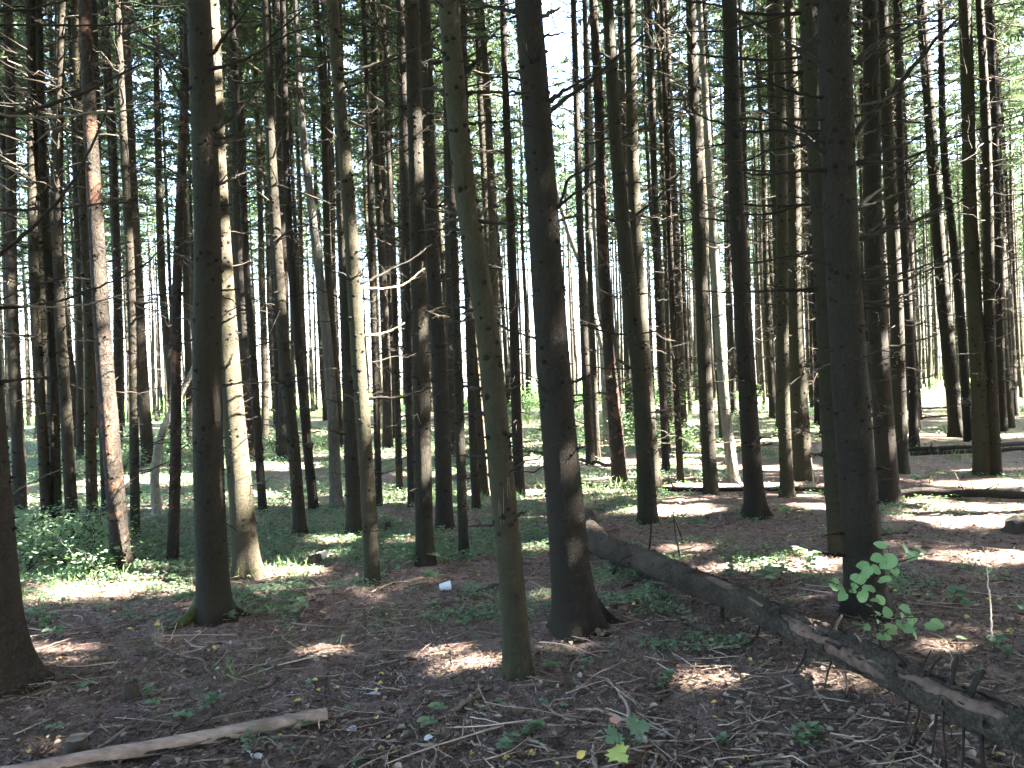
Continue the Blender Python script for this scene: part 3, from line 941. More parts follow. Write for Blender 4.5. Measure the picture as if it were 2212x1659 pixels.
# curved leaning birch, and the leaning pale pole
for nm, pts, w0, w1, mk, lab, cat, gy in (
        ('curved_birch', [(455, 690), (430, 762), (412, 810), (394, 842), (372, 886), (352, 930), (338, 990), (334, 1052), (341, 1119)], 8, 22, 'bark_grey', 'curved grey birch trunk leaning over beside the slim leaning spruce', 'birch tree', 0),
        ('leaning_tree', [(1168, 300), (1204, 417), (1216, 461), (1237, 527), (1264, 594), (1287, 694), (1304, 761), (1317, 861), (1324, 965)], 9, 15, 'bark_grey', 'thin pale dead tree leaning across the far trunks', 'dead tree', 0)):
    base = gnd(*pts[-1])
    d = base.y
    P = np.array([[p.x - base.x, 0, p.z - base.z] for p in [at(x, y, d) for x, y in pts]])[::-1]
    P = np.concatenate([[[P[0][0], 0, -0.2]], P])
    D = catmull(P, 60)
    tt = np.linspace(0, 1, 60)
    R = (w1 + (w0 - w1) * tt) * d / F / 2
    R = R * (1 + 0.35 * np.exp(-tt * 25)) * (1 + 0.03 * vnoise(tt * 30, 3.0))
    gg = Geo()
    gg.tubes(D, R[None], 16)
    root = link(nm, None, None, base)
    link('trunk', gg.mesh('trunk', M[mk], True), root)
    r2 = np.random.default_rng(4)
    g2 = Geo()
    for q in range(9):
        i0 = r2.integers(20, 58)
        dv = nrm(np.array([r2.normal(), r2.normal(), abs(r2.normal()) + .3]))
        l = r2.uniform(.2, .8)
        t = np.linspace(0, 1, 5)
        g2.tubes(D[i0] + dv * (t * l)[:, None] + r2.normal(0, .02, (5, 3)) * t[:, None], 0.008 * (1 - .7 * t)[None], 4, False, .5)
    stuff(link('dead_twigs', g2.mesh('dead_twigs', M['twig']), root))
    tag(root, lab, cat)

# ------------------------------------------------------------------ long dead branches seen on the near trees
z1_ = lambda x, y: (x / 3, y / 3)
z2_ = lambda x, y: (737.3 + x / 3, y / 3)
z3_ = lambda x, y: (1474.7 + x / 3, y / 3)
z4_ = lambda x, y: (x / 3, 460.8 + y / 3)
z5_ = lambda x, y: (737.3 + x / 3, 460.8 + y / 3)
z6_ = lambda x, y: (1474.7 + x / 3, 460.8 + y / 3)
zb_ = lambda x, y: (737.3 + x / 3, 829.5 + y / 3)
zc_ = lambda x, y: (1474.7 + x / 3, 829.5 + y / 3)
BR = [
 # tree, zone, points from the trunk outwards, base width px, tint
 ('T1', z1_, [(-150, 795), (0, 760), (300, 690), (600, 575), (920, 410)], 8, .2),
 ('T1', z1_, [(-150, 80), (0, 72), (180, 60), (430, 0)], 7, .15),
 ('T1', z1_, [(-150, 165), (0, 165), (400, 165), (700, 160), (900, 130), (1200, 80)], 5, .2),
 ('T1', z1_, [(-120, 740), (0, 745), (350, 762), (600, 735), (830, 715), (1100, 640)], 5, .85),
 ('T1', z1_, [(-150, 815), (0, 825), (400, 848)], 4, .2),
 ('T1', z1_, [(-100, 1730), (0, 1650), (300, 1390), (480, 1150), (600, 930), (680, 740), (720, 600)], 7, .08),
 ('T1', z1_, [(-120, 1365), (0, 1365), (330, 1355), (600, 1330), (850, 1300)], 6, .35),
 ('T1', z4_, [(-80, 610), (0, 612), (300, 585), (550, 510), (750, 430), (1000, 280), (1080, 180)], 6, .15),
 ('T1', z4_, [(-60, 585), (40, 590), (250, 608), (450, 600), (650, 575), (900, 480)], 5, .9),
 ('T1', z4_, [(-60, 1100), (30, 1090), (200, 1070), (350, 1080)], 7, .1),
 ('T2', z1_, [(1215, 425), (1100, 360), (1000, 320), (740, 190)], 6, .1),
 ('T2', z1_, [(1220, 420), (1050, 310), (940, 220), (860, 140), (700, -30)], 5, .1),
 ('T2', z1_, [(1370, 350), (1430, 270), (1500, 190), (1640, 10)], 7, .1),
 ('T2', z1_, [(1375, 445), (1480, 420), (1600, 380), (1720, 310), (1850, 230), (2080, 160)], 6, .15),
 ('T2', z1_, [(1235, 750), (1180, 660), (1130, 560), (1050, 440), (960, 340)], 6, .1),
 ('T2', z1_, [(1390, 840), (1460, 800), (1550, 720), (1630, 630), (1700, 520)], 7, .1),
 ('T2', z1_, [(1400, 942), (1500, 915), (1610, 895)], 5, .2),
 ('T2', z1_, [(1405, 1195), (1500, 1160), (1610, 1105)], 5, .15),
 ('T2', z1_, [(1265, 1172), (1180, 1140), (1060, 1080), (870, 1000)], 5, .2),
 ('T2', z1_, [(1260, 1180), (1130, 1165), (1000, 1140), (850, 1090)], 4, .2),
 ('T2', z4_, [(1275, 315), (1200, 285), (1100, 250)], 5, .2),
 ('T2', z4_, [(1300, 430), (1250, 370), (1190, 310)], 5, .2),
 ('T2', z4_, [(1300, 712), (1230, 690), (1150, 680)], 5, .6),
 ('T2', z4_, [(1415, 725), (1480, 690), (1550, 650)], 5, .15),
 ('T2', z4_, [(1425, 1115), (1530, 1105), (1650, 1070)], 5, .2),
 ('T2', z4_, [(1430, 500), (1490, 495), (1560, 480)], 5, .15),
 ('T4', z2_, [(1335, 665), (1400, 615), (1480, 570), (1620, 480)], 9, .1),
 ('T4', z2_, [(1335, 722), (1450, 640), (1600, 540), (1750, 400), (1980, 220)], 10, .1),
 ('T4', z2_, [(1120, 75), (1040, 60), (960, 40), (880, 15), (800, -5)], 8, .1),
 ('T4', z2_, [(1290, 105), (1350, 80), (1415, 55)], 8, .35),
 ('T4', z2_, [(1380, 1355), (1450, 1300), (1540, 1240), (1690, 1150)], 7, .1),
 ('T4', z2_, [(1380, 1350), (1480, 1150), (1560, 1110), (1770, 975)], 6, .1),
 ('T4', z2_, [(1385, 1432), (1470, 1410), (1550, 1390)], 7, .15),
 ('T4', z2_, [(1340, 800), (1400, 820), (1465, 838)], 5, .1),
 ('T4', z2_, [(1300, 232), (1370, 225), (1450, 215)], 5, .2),
 ('T4', z5_, [(1290, 825), (1220, 795), (1150, 775), (1060, 740), (990, 700)], 6, .1),
 ('T4', z5_, [(1470, 1100), (1560, 1070), (1640, 1030)], 7, .1),
 ('T4', zb_, [(1315, 448), (1250, 440), (1180, 440)], 7, .2),
 ('T4', zb_, [(1510, 425), (1540, 415), (1575, 405)], 6, .2),
 ('T5', z2_, [(790, 470), (870, 400), (980, 340)], 11, .15),
 ('T5', z2_, [(815, 605), (900, 592), (1000, 595), (1220, 598)], 7, .25),
 ('T5', z2_, [(680, 580), (600, 570), (500, 575)], 6, .15),
 ('T5', z2_, [(835, 802), (940, 795), (1050, 785), (1160, 780)], 6, .1),
 ('T5', z2_, [(785, 242), (900, 240), (1000, 238), (1110, 228)], 6, .1),
 ('T5', z2_, [(845, 1410), (842, 1340), (815, 1285)], 9, .05),
 ('T5', z2_, [(885, 1382), (950, 1355), (1020, 1335)], 8, .1),
 ('T5', z2_, [(755, 1380), (660, 1370), (540, 1345)], 5, .6),
 ('T5', z2_, [(760, 1422), (660, 1440), (555, 1455)], 5, .5),
 ('T5', z2_, [(775, 1485), (640, 1488), (510, 1490)], 5, .3),
 ('T5', z2_, [(905, 1440), (1050, 1448), (1200, 1450)], 6, .1),
 ('T5', z5_, [(835, 628), (780, 612), (710, 610)], 7, .1),
 ('T5', z5_, [(955, 622), (1000, 612), (1040, 605)], 7, .1),
 ('T5', z5_, [(855, 692), (770, 700), (660, 710)], 5, .3),
 ('T5', z5_, [(890, 1138), (840, 1125), (770, 1125)], 7, .2),
 ('T5', z5_, [(1025, 1158), (1090, 1140), (1165, 1115)], 7, .15),
 ('T5', zb_, [(980, 915), (900, 915), (820, 928)], 5, .2),
 ('T5', zb_, [(945, 476), (850, 470), (745, 465)], 6, .2),
 ('T5', zb_, [(1070, 482), (1140, 475), (1215, 460)], 6, .3),
 ('T5', zb_, [(1020, 1300), (950, 1320), (870, 1345)], 6, .15),
 ('T5', zb_, [(1120, 850), (1160, 840), (1205, 828)], 5, .15),
 ('T18', z5_, [(125, 455), (230, 410), (330, 360), (450, 300), (550, 230)], 5, .1),
 ('T18', z5_, [(125, 485), (280, 488), (400, 460), (540, 355)], 5, .95),
 ('T18', z5_, [(145, 795), (220, 785), (290, 770), (410, 710)], 6, .95),
 ('T18', z5_, [(150, 1205), (270, 1195), (380, 1190), (590, 1125)], 6, .15),
 ('T18', z5_, [(90, 450), (40, 410), (-60, 370)], 5, .2),
 ('T18', z2_, [(20, 480), (180, 430), (330, 370), (480, 320), (610, 250)], 5, .6),
 ('T18', z2_, [(20, 570), (180, 510), (300, 440)], 4, .3),
 ('T18', zb_, [(170, 90), (330, 90), (450, 70), (600, 20)], 5, .15),
 ('T18', zb_, [(95, 100), (50, 80), (-60, 60)], 5, .7),
 ('T16', z2_, [(500, 265), (560, 210), (640, 160)], 6, .1),
 ('T16', z2_, [(500, 780), (560, 700), (605, 590)], 6, .1),
 ('T16', z2_, [(530, 1290), (620, 1220), (740, 1210)], 5, .15),
 ('T16', z5_, [(455, 640), (420, 580), (360, 565)], 4, .4),
 ('T16', z5_, [(560, 640), (640, 615), (820, 550)], 4, .6),
 ('T13', z2_, [(1760, 720), (1850, 620), (1900, 580)], 5, .1),
 ('T13', z2_, [(1740, 380), (1640, 330), (1560, 290)], 5, .2),
 ('T13', z2_, [(1840, 1440), (1900, 1400), (2050, 1280), (2210, 1100)], 6, .1),
 ('T13', z2_, [(1830, 1480), (1700, 1400), (1560, 1290)], 5, .1),
 ('T13', z5_, [(1860, 785), (1740, 775), (1600, 730), (1500, 690)], 5, .1),
 ('T13', z5_, [(1870, 1000), (1790, 940)], 6, .1),
 ('T13', z5_, [(1990, 1000), (1700, 1005), (1560, 980)], 4, .1),
 ('T6', z3_, [(1085, 415), (1200, 320), (1300, 260), (1500, 150), (1760, -10)], 8, .1),
 ('T6', z3_, [(1085, 420), (1250, 335), (1420, 260), (1640, 90)], 6, .4),
 ('T6', z3_, [(1105, 692), (1200, 670), (1300, 655), (1395, 595)], 5, .7),
 ('T6', z3_, [(1105, 752), (1300, 692), (1500, 600), (1700, 560)], 5, .5),
 ('T6', z3_, [(1075, 880), (1160, 810), (1250, 720), (1400, 540), (1550, 370), (1650, 250), (1790, 110)], 11, .08),
 ('T6', z3_, [(1125, 1052), (1300, 975), (1450, 930), (1560, 870)], 7, .1),
 ('T6', z3_, [(1130, 1060), (1400, 1040), (1700, 920), (1950, 830), (2212, 740)], 6, .2),
 ('T6', z3_, [(1120, 905), (1180, 870), (1260, 840)], 4, .8),
 ('T6', z3_, [(1110, 1365), (1200, 1290), (1300, 1220), (1420, 1130), (1530, 1040)], 8, .1),
 ('T6', z3_, [(1140, 1345), (1280, 1295), (1400, 1250), (1560, 1160)], 6, .3),
 ('T6', z3_, [(1130, 1545), (1210, 1500), (1280, 1440), (1420, 1350)], 7, .1),
 ('T6', z3_, [(1145, 1552), (1300, 1500), (1450, 1460), (1700, 1350), (2050, 1150)], 6, .15),
 ('T6', z3_, [(1075, 150), (1160, 145), (1250, 125)], 6, .5),
 ('T6', z3_, [(925, 415), (800, 350), (700, 290), (480, 160), (240, -10)], 8, .1),
 ('T6', z3_, [(890, 262), (780, 262), (640, 235)], 5, .1),
 ('T6', z3_, [(900, 632), (700, 585), (600, 550), (460, 480)], 7, .1),
 ('T6', z3_, [(910, 772), (700, 775), (400, 762), (230, 710)], 6, .15),
 ('T6', z3_, [(935, 922), (840, 880), (750, 830), (600, 760), (490, 700)], 7, .1),
 ('T6', z3_, [(925, 988), (800, 900), (690, 850), (400, 850), (200, 780), (0, 710)], 7, .1),
 ('T6', z3_, [(920, 1102), (700, 1112), (500, 1132), (400, 1120)], 8, .1),
 ('T6', z3_, [(965, 1372), (880, 1340), (800, 1300), (680, 1250)], 6, .1),
 ('T7', z3_, [(840, 1322), (600, 1332), (430, 1330), (300, 1310), (190, 1270)], 6, .15),
 ('T7', z3_, [(840, 1310), (640, 1370), (420, 1390), (250, 1360), (110, 1300)], 5, .1),
 ('T7', z3_, [(780, 85), (600, 90), (400, 82), (330, 60), (0, 0)], 7, .1),
 ('T7', z3_, [(790, 85), (500, 150), (300, 195), (0, 205)], 6, .1),
 ('T7', z3_, [(800, 365), (600, 388), (350, 380), (150, 355), (0, 350)], 6, .1),
 ('T7', z3_, [(810, 465), (700, 468), (560, 480)], 8, .05),
 ('T7', z3_, [(820, 460), (600, 540), (400, 570), (160, 555)], 5, .3),
 ('T7', z3_, [(830, 930), (680, 960), (560, 975), (400, 1045), (200, 1030)], 6, .1),
 ('T6', z6_, [(1150, 165), (1300, 100), (1550, 30), (1700, -60)], 7, .15),
 ('T6', z6_, [(1175, 372), (1300, 335), (1400, 300), (1580, 220)], 5, .6),
 ('T6', z6_, [(1180, 440), (1320, 415), (1450, 380), (1600, 330), (1730, 250)], 6, .5),
 ('T6', z6_, [(1185, 462), (1350, 440), (1500, 410), (1680, 330), (1830, 250)], 6, .35),
 ('T6', z6_, [(1185, 582), (1300, 570), (1400, 550), (1530, 510)], 5, .4),
 ('T6', z6_, [(1185, 612), (1350, 592), (1500, 560)], 6, .1),
 ('T8', z6_, [(1335, 862), (1440, 855), (1550, 820), (1660, 780)], 5, .2),
 ('T6', z6_, [(1225, 1312), (1280, 1305), (1330, 1295)], 6, .4),
 ('T6', z6_, [(1040, 1302), (1000, 1300), (945, 1292)], 7, .1),
 ('T6', z6_, [(990, 890), (930, 880), (870, 865)], 7, .1),
 ('T6', z6_, [(955, 330), (900, 320), (830, 300), (690, 265)], 7, .1),
 ('T7', z6_, [(860, 490), (780, 495), (690, 490), (610, 470), (530, 458)], 6, .15),
 ('T7', z6_, [(850, 250), (650, 285), (450, 320), (260, 300)], 5, .15),
 ('T7', z6_, [(860, 500), (600, 500), (330, 515), (150, 500), (0, 480)], 4, .15),
 ('T6', zc_, [(1040, 190), (990, 195), (940, 187)], 7, .2),
 ('T6', zc_, [(1235, 196), (1290, 190), (1335, 180)], 7, .4),
 ('T6', zc_, [(1260, 540), (1310, 548), (1365, 562)], 6, .3),
 ('T6', zc_, [(1265, 622), (1310, 620), (1350, 612)], 5, .5),
 ('T6', zc_, [(1055, 750), (1000, 752), (945, 756)], 5, .3),
 ('T6', zc_, [(1055, 830), (1000, 825), (945, 815)], 6, .2),
 ('T6', zc_, [(1055, 965), (990, 972), (920, 980)], 6, .1),
 ('T6', zc_, [(1290, 975), (1380, 970), (1460, 963)], 5, .15),
 ('T6', zc_, [(1050, 890), (1000, 893), (960, 905)], 5, .2),
 ('T6', zc_, [(1050, 1108), (960, 1105), (880, 1090)], 6, .1),
]
rb_ = np.random.default_rng(21)
for tid, zf, pts, w, tn in BR:
    axis, rad, base, d, root = AX[tid]
    dep = rb_.uniform(-0.12, 0.25)
    px = [zf(*p) for p in pts]
    P3 = []
    for i, (x, y) in enumerate(px):
        f = i / (len(px) - 1)
        p = at(x, y, d + dep * f * (1 + 0.15 * len(px)))
        P3.append([p.x - base.x, p.y - base.y, p.z - base.z])
    P3 = np.array(P3)
    z0 = P3[0, 2]
    a0 = axis(np.array([z0]))[0]
    inner = a0 + (P3[0] - a0) * 0.5
    D = catmull(np.concatenate([[inner], P3]), 22)
    t = np.linspace(0, 1, 22)
    L = np.linalg.norm(P3[-1] - P3[0])
    r0 = 1.3 * w * d / F / 2
    D = D + rb_.normal(0, 0.0035, D.shape) * np.minimum(t * 4, 1)[:, None]
    gg = Geo()
    gg.tubes(D, (r0 * (1 - 0.6 * t) * (1 + 0.5 * np.exp(-t * 18)) * (1 + 0.14 * rb_.normal(0, 1, 22)))[None], 6, True, tn)
    # side twigs
    ns = int(3 + L * 9)
    if L > 0.25:
        i0 = rb_.integers(6, 21, ns)
        dd = nrm(D[np.minimum(i0 + 1, 21)] - D[i0 - 1])
        lat = nrm(rb_.normal(0, 1, (ns, 3)))
        sd = nrm(dd * 0.7 + lat * 0.8)
        l2 = rb_.uniform(0.04, 0.26, ns) * min(1, L)
        q = np.linspace(0, 1, 4)
        P2 = D[i0][:, None] + sd[:, None] * (l2[:, None] * q)[..., None] + rb_.normal(0, 0.006, (ns, 4, 3)) * q[None, :, None]
        gg.tubes(P2, (0.0022 * (1 - 0.6 * q))[None].repeat(ns, 0), 3, False, tn)
    link('branch', gg.mesh('branch', M['twig'], True), root)


# roots of the stout trees
def root_part(tid, pts, w0, w1, mat, name='root'):
    axis, rad, base, d, root = AX[tid]
    P = []
    for i, (x, y, h) in enumerate(pts):
        p = gnd(x, y, h)
        P.append([p.x - base.x, p.y - base.y, p.z - base.z])
    D = catmull(np.array(P), 18)
    t = np.linspace(0, 1, 18)
    rr = (w0 + (w1 - w0) * t)
    rr = rr * (1 + .12 * vnoise(t * 9 + base.x, 1.0))
    gg = Geo()
    gg.tubes(D, rr[None], 12)
    link(name, gg.mesh(name, M[mat], True), root)


root_part('T2', [(440, 1300, .09), (405, 1335, .03), (375, 1355, .0), (345, 1372, -.03)], .06, .02, 'moss', 'mossy_root')
root_part('T2', [(485, 1300, .09), (510, 1322, .02), (545, 1335, -.03)], .05, .02, 'bark')
root_part('T4', [(1270, 1295, .12), (1295, 1325, .04), (1325, 1345, -.01), (1350, 1352, -.04)], .075, .025, 'bark_dark')
root_part('T4', [(1225, 1330, .05), (1205, 1362, .01), (1190, 1378, -.04)], .055, .02, 'bark_dark')
root_part('T1', [(20, 1430, .10), (55, 1462, .02), (95, 1475, -.03)], .07, .025, 'bark_scaly')
root_part('T6', [(1850, 1300, .06), (1828, 1322, .02), (1800, 1332, -.03)], .06, .02, 'bark_scaly')
root_part('T10', [(1645, 1098, .05), (1662, 1112, .01), (1675, 1117, -.03)], .06, .02, 'bark_dark')

axis, rad, base, d, root = AX['T5']
for q, (x, y0, y1) in enumerate(((1082, 1085, 1133), (1088, 1050, 1128), (1096, 1030, 1075), (1078, 1078, 1110), (1101, 1042, 1062), (1099, 1028, 1050))):
    P = []
    for y in np.linspace(y0, y1, 8):
        z = at(x, y, d).z - base.z
        c = axis(np.array([z]))[0]
        dx = at(x, y, d).x - base.x - c[0]
        r_ = float(rad(z))
        P.append([c[0] + dx, c[1] - math.sqrt(max(r_ * r_ - dx * dx, 1e-5)) - .001, z])
    gg = Geo()
    gg.tubes(np.array(P), (0.0019 * np.array([.4, .8, 1.1, .9, 1.2, 1, .7, .3]))[None], 6, True, 1.0)
    link('resin_streak', gg.mesh('resin_streak', M['weathered'], True), root)

# ------------------------------------------------------------------ the stand behind and around
SUN_T = []     # (point, radius) that the gaps in the canopy let the sun reach


def sun_ground(px, py, r, h=0.0):
    p = gnd(px, py, h)
    SUN_T.append((np.array(p), r))


def sun_trunk(tid, y0, y1, r, dx=0.0, n=None):
    axis, rad, base, d, root = AX[tid]
    pts = TREES[tid][0]
    ys = [p[1] for p in pts]
    xs = [p[0] for p in pts]
    n = n or max(2, int((y1 - y0) * d / F / 0.22))
    for y in np.linspace(y0, y1, n):
        p = at(np.interp(y, ys, xs) + dx, y, d)
        SUN_T.append((np.array(p), r))


for a in ((250, 1262, .22), (215, 1270, .2), (180, 1285, .2), (140, 1287, .16), (290, 1258, .15), (330, 1260, .12), (100, 1290, .12), (380, 1280, .1),
          (1545, 1462, .14), (1510, 1460, .10), (1580, 1458, .12), (1620, 1470, .08), (960, 1408, .07), (1010, 1432, .09), (840, 1383, .06), (1040, 1425, .06),
          (2000, 1395, .09), (2060, 1400, .10), (2120, 1402, .10), (2170, 1405, .08), (1800, 1485, .06), (1850, 1490, .06),
          (1720, 1213, .17), (1660, 1217, .17), (1600, 1222, .13), (1560, 1230, .1), (1420, 1290, .06), (1500, 1180, .12), (1330, 1250, .08), (560, 1290, .08), (740, 1290, .1), (700, 1400, .05), (880, 1170, .12), (1180, 1180, .15), (1160, 1290, .06), (1780, 1210, .1),
          (2030, 1108, .36), (2090, 1104, .42), (2150, 1100, .42), (2060, 1125, .25), (2120, 1130, .25), (1500, 1050, .3), (1640, 1048, .3), (1830, 1050, .25), (1985, 1118, .22), (1960, 1085, .2), (2190, 1095, .3),
          (1430, 1100, .28), (1470, 1098, .2), (880, 1076, .3), (850, 1082, .25), (830, 1075, .3), (1060, 1062, .35), (1090, 1066, .3), (1500, 1110, .2),
          (1800, 1098, .2), (1760, 1092, .2), (2150, 1205, .14), (2190, 1200, .14), (2100, 1210, .1), (600, 1236, .16), (560, 1240, .14), (695, 1200, .12), (655, 1225, .12),
          (1680, 1010, .5), (1480, 1030, .4), (2100, 1045, .3), (2180, 1040, .3), (2010, 940, .6), (2170, 942, .6), (1320, 1036, .4), (1280, 1060, .2), (2195, 870, 1.0), (2010, 860, 1.2),
          (1850, 860, 1.0), (700, 1165, .2), (90, 1120, .12), (60, 1090, .14), (180, 1200, .08), (40, 1150, .12), (20, 1210, .12), (1700, 930, .8), (1500, 960, .8), (700, 980, .7), (600, 1010, .6), (850, 985, .7), (1350, 960, .7), (1150, 960, .7), (1240, 960, .7)):
    sun_ground(*a)
sun_trunk('T3', 0, 1040, .16, 14)
sun_trunk('T18', 560, 850, .09, 12)
sun_trunk('T5', 1295, 1385, .05, 18)
sun_trunk('T21b', 700, 1070, .16, 6)
sun_trunk('T42', 0, 560, .12, 9)
sun_trunk('T38', 0, 480, .16, 9)
sun_trunk('T41', 700, 960, .08, 10)
sun_trunk('T11', 760, 960, .10, 10)
sun_trunk('T43', 590, 760, .2, 6)
sun_trunk('T9', 760, 920, .10, 12)
sun_trunk('T28', 80, 300, .2, 6)
sun_trunk('T25', 90, 430, .2, 6)
sun_trunk('T14', 840, 1000, .12, 8)
sun_trunk('T31', 280, 640, .12, 8)
sun_trunk('T12', 900, 1000, .15, 8)
sun_trunk('T38b', 300, 450, .12, 6)
rg = np.random.default_rng(71)
for _ in range(55):
    yy = rg.uniform(13, 40)
    xx = rg.uniform(-.66, .42) * yy
    SUN_T.append((np.array([xx, yy, float(gz(xx, yy)) + rg.uniform(.2, 1.2)]), rg.uniform(.3, .75)))
SUN_P = np.array([p for p, r in SUN_T])
SUN_R = np.array([r for p, r in SUN_T])


def sun_clear(pts, extra):
    """True where pts (N,3) do not stand in a ray from a sun-lit spot towards the sun"""
    keep = np.ones(len(pts), bool)
    for p, r in zip(SUN_P, SUN_R):
        v = pts - p
        t = v @ SUN_DIR
        dist2 = (v * v).sum(1) - t * t
        keep &= ~((t > 1.0) & (dist2 < (r + extra) ** 2))
    return keep


def ray_hits_trunk(x, y, rr):
    # horizontal distance between the trunk axis and the sun rays, where the ray is below the top
    for p, r in zip(SUN_P, SUN_R):
        dx, dy = x - p[0], y - p[1]
        t = dx * math.cos(SUN_AZ) + dy * math.sin(SUN_AZ)
        if t < 0.5:
            continue
        lat = abs(-dx * math.sin(SUN_AZ) + dy * math.cos(SUN_AZ))
        if lat < r * 0.3 + rr and p[2] + t * math.tan(SUN_EL) < 16 and r < 0.3:
            return True
    return False


taken = [(b.x, b.y) for b in TB.values()]
rs = np.random.default_rng(33)
FARL = 'slender spruce deep in the far stand between the middle trunks'
FARG = 'spruces deep in the far stand'
LOW = [crown_parts(7.5 + 0.8 * i - 1, 22.5, 2.1, 700 + i, 0.9, BT_LO, 1.5) for i in range(4)]
LOWB = [crown_parts(3.6 + 0.6 * i, 21, 2.1, 720 + i, 0.9, BT_LO, 1.6) for i in range(4)]  # low, dense crowns behind the camera, shaped to cut light from there
LOWF = [crown_parts(13 + 0.8 * i - 1, 22.5, 1.7, 740 + i, 0.55, BT_LO, 1.7) for i in range(4)]


def place_matrix(x, y, r2, sxy, sz):
    return Matrix.Translation((x, y, float(gz(x, y)))) @ Matrix.Rotation(r2.uniform(0, 6.28), 4, 'Z') @ Matrix.Diagonal((sxy, sxy, sz, 1))


def shared_tree(x, y, label, group, seed):
    r2 = np.random.default_rng(seed)
    v = int(r2.integers(0, 5))
    sh = r2.uniform(0.92, 1.1)
    sr = r2.uniform(0.7, 1.2)
    z = float(gz(x, y))
    root = link('spruce_tree', None, None, (x, y, z))
    root.rotation_euler = (r2.normal(0, 0.008), r2.normal(0, 0.008), r2.uniform(0, 6.28))
    tag(root, label, 'spruce tree', group)
    mk = int(r2.choice([0, 1, 2], p=[.45, .3, .25]))
    link('trunk', VAR[v][0][mk], root, None, None, (sr, sr, sh))
    stuff(link('dead_twigs', VAR[v][1], root, None, (0, 0, r2.uniform(0, 6.28))))
    stuff(link('knots', VAR[v][2], root, None, None, (sr, sr, sh)))
    cv = int(r2.integers(0, 5))
    cs = r2.uniform(0.9, 1.15)
    rz = r2.uniform(0, 6.28)
    parts, cme, sme = CROWNS[cv]
    add_crown(root, cv, (0, 0, 0), rz, (0, 0), (cs, cs, sh))
    return root


class Wood:
    """trees that are not seen singly, joined"""
    def __init__(s, name):
        s.name, s.t, s.c, s.w = name, Geo(), Geo(), Geo()

    def tree(s, x, y, seed, carve, sides=8, lib=None):
        r2 = np.random.default_rng(seed)
        sz = r2.uniform(0.9, 1.1)
        z = float(gz(x, y))
        zz = np.array([-0.3, 0.1, 0.6, 3, 8, 14, 22]) * sz
        P = np.stack([x + r2.normal(0, .05, 7), y + r2.normal(0, .05, 7), z + zz], 1)
        R = np.array([.17, .15, .12, .11, .09, .06, .01]) * r2.uniform(.7, 1.25)
        s.t.tubes(P, R[None], sides, False)
        if not carve:
            nt = 46
            az = r2.uniform(0, 6.283, nt)
            b = np.stack([np.full(nt, x), np.full(nt, y), z + r2.uniform(1.2, 12, nt)], 1)
            dv = np.stack([np.cos(az), np.sin(az), r2.normal(0, .25, nt)], 1) * r2.uniform(.4, 1.7, nt)[:, None]
            s.w.kites(b, b + dv, np.tile([[0, 0, .016]], (nt, 1)), r2.uniform(0, .6, nt))
        B, T, W, tn, Sp = (lib or LOWF)[int(r2.integers(0, 4))]
        m = np.array(place_matrix(x, y, r2, r2.uniform(.9, 1.2), sz))
        B, T, W = B @ m[:3, :3].T + m[:3, 3], T @ m[:3, :3].T + m[:3, 3], W @ m[:3, :3].T
        if carve:
            k = sun_clear((B + T) / 2, 0.05)
            B, T, W, tn = B[k], T[k], W[k], tn[k]
        s.c.slivers(B, T, W, tn)

    def done(s):
        root = link(s.name, None)
        stuff(root)
        stuff(link('trunks', s.t.mesh('trunks', M['bark'], True), root))
        stuff(link('crowns', s.c.mesh('crowns', M['needles']), root))
        if s.w.n:
            stuff(link('dead_twigs', s.w.mesh('dead_twigs', M['twig']), root))
        return root


count_far = count_side = 0
side = Wood('unseen_shade_forest')  # trees out of view, added to shade the floor and block skylight
far = Wood('far_forest')
for iy in range(0, 60):
    for ix in range(-40, 60):
        step = 1.95 if iy * 1.95 < 41 else 2.4
        y = iy * step + rs.uniform(-0.75, 0.75)
        x = ix * step + rs.uniform(-0.75, 0.75) + (iy % 2) * 1.1
        if y < 15.5:
            continue
        u = x / y
        if abs(u) > 0.69:
            continue
        if abs(u - 0.068) < 0.022 + 1.0 / y and 17 < y < 42:
            continue
        if abs(u - 0.565) < 0.04 and y < 48:
            continue
        if ((x - 6) / 7) ** 2 + ((y - 28) / 4) ** 2 < 1 and rs.random() < .8:
            continue
        if min((x - a) ** 2 + (y - b) ** 2 for a, b in taken) < 1.1:
            continue
        if y < 40:
            if rs.random() < (0.12 if y < 26 else (0.3 if u < .3 else .08)):
                continue
            shared_tree(x, y, FARL, FARG, 4000 + iy * 101 + ix)
            count_far += 1
        elif y < 84 + 46 * max(0, min(1, (u - 0.1) / 0.3)):
            if rs.random() < ((0.12 if y < 60 else 0.45) if u < .3 else (.06 if y < 60 else .3)):
                continue
            far.tree(x, y, 9000 + iy * 101 + ix, False, 6)
for iy in range(-6, 13):
    for ix in range(-7, 18):
        x = ix * 2.5 + rs.uniform(-0.75, 0.75) + (iy % 2) * 1.2
        y = iy * 2.5 + rs.uniform(-0.75, 0.75)
        if math.hypot(x, y) < 2.4 or abs(x) < 0.72 * y + 1.0:
            continue
        if x < -0.72 * max(y, 0) - 9 or y > 30:
            continue
        if (y > 15 and rs.random() < 0.6) or (x > 28 and rs.random() < 0.3):
            continue
        for _ in range(14):
            if not ray_hits_trunk(x, y, 0.10):
                break
            x += rs.uniform(-.45, .45)
            y += rs.uniform(-.45, .45)
        else:
            continue
        if abs(x) < 0.72 * y + 0.8:
            continue
        side.tree(x, y, 7000 + iy * 101 + ix, True, 8, LOWB if y < -3 else LOW)
        count_side += 1
tag(side.done(), 'unseen spruce wood added around the view to shade it', 'forest')
tag(far.done(), 'far wood of thin trunks against the bright sky', 'forest')
carve_crowns()
print('far', count_far, 'side', count_side)

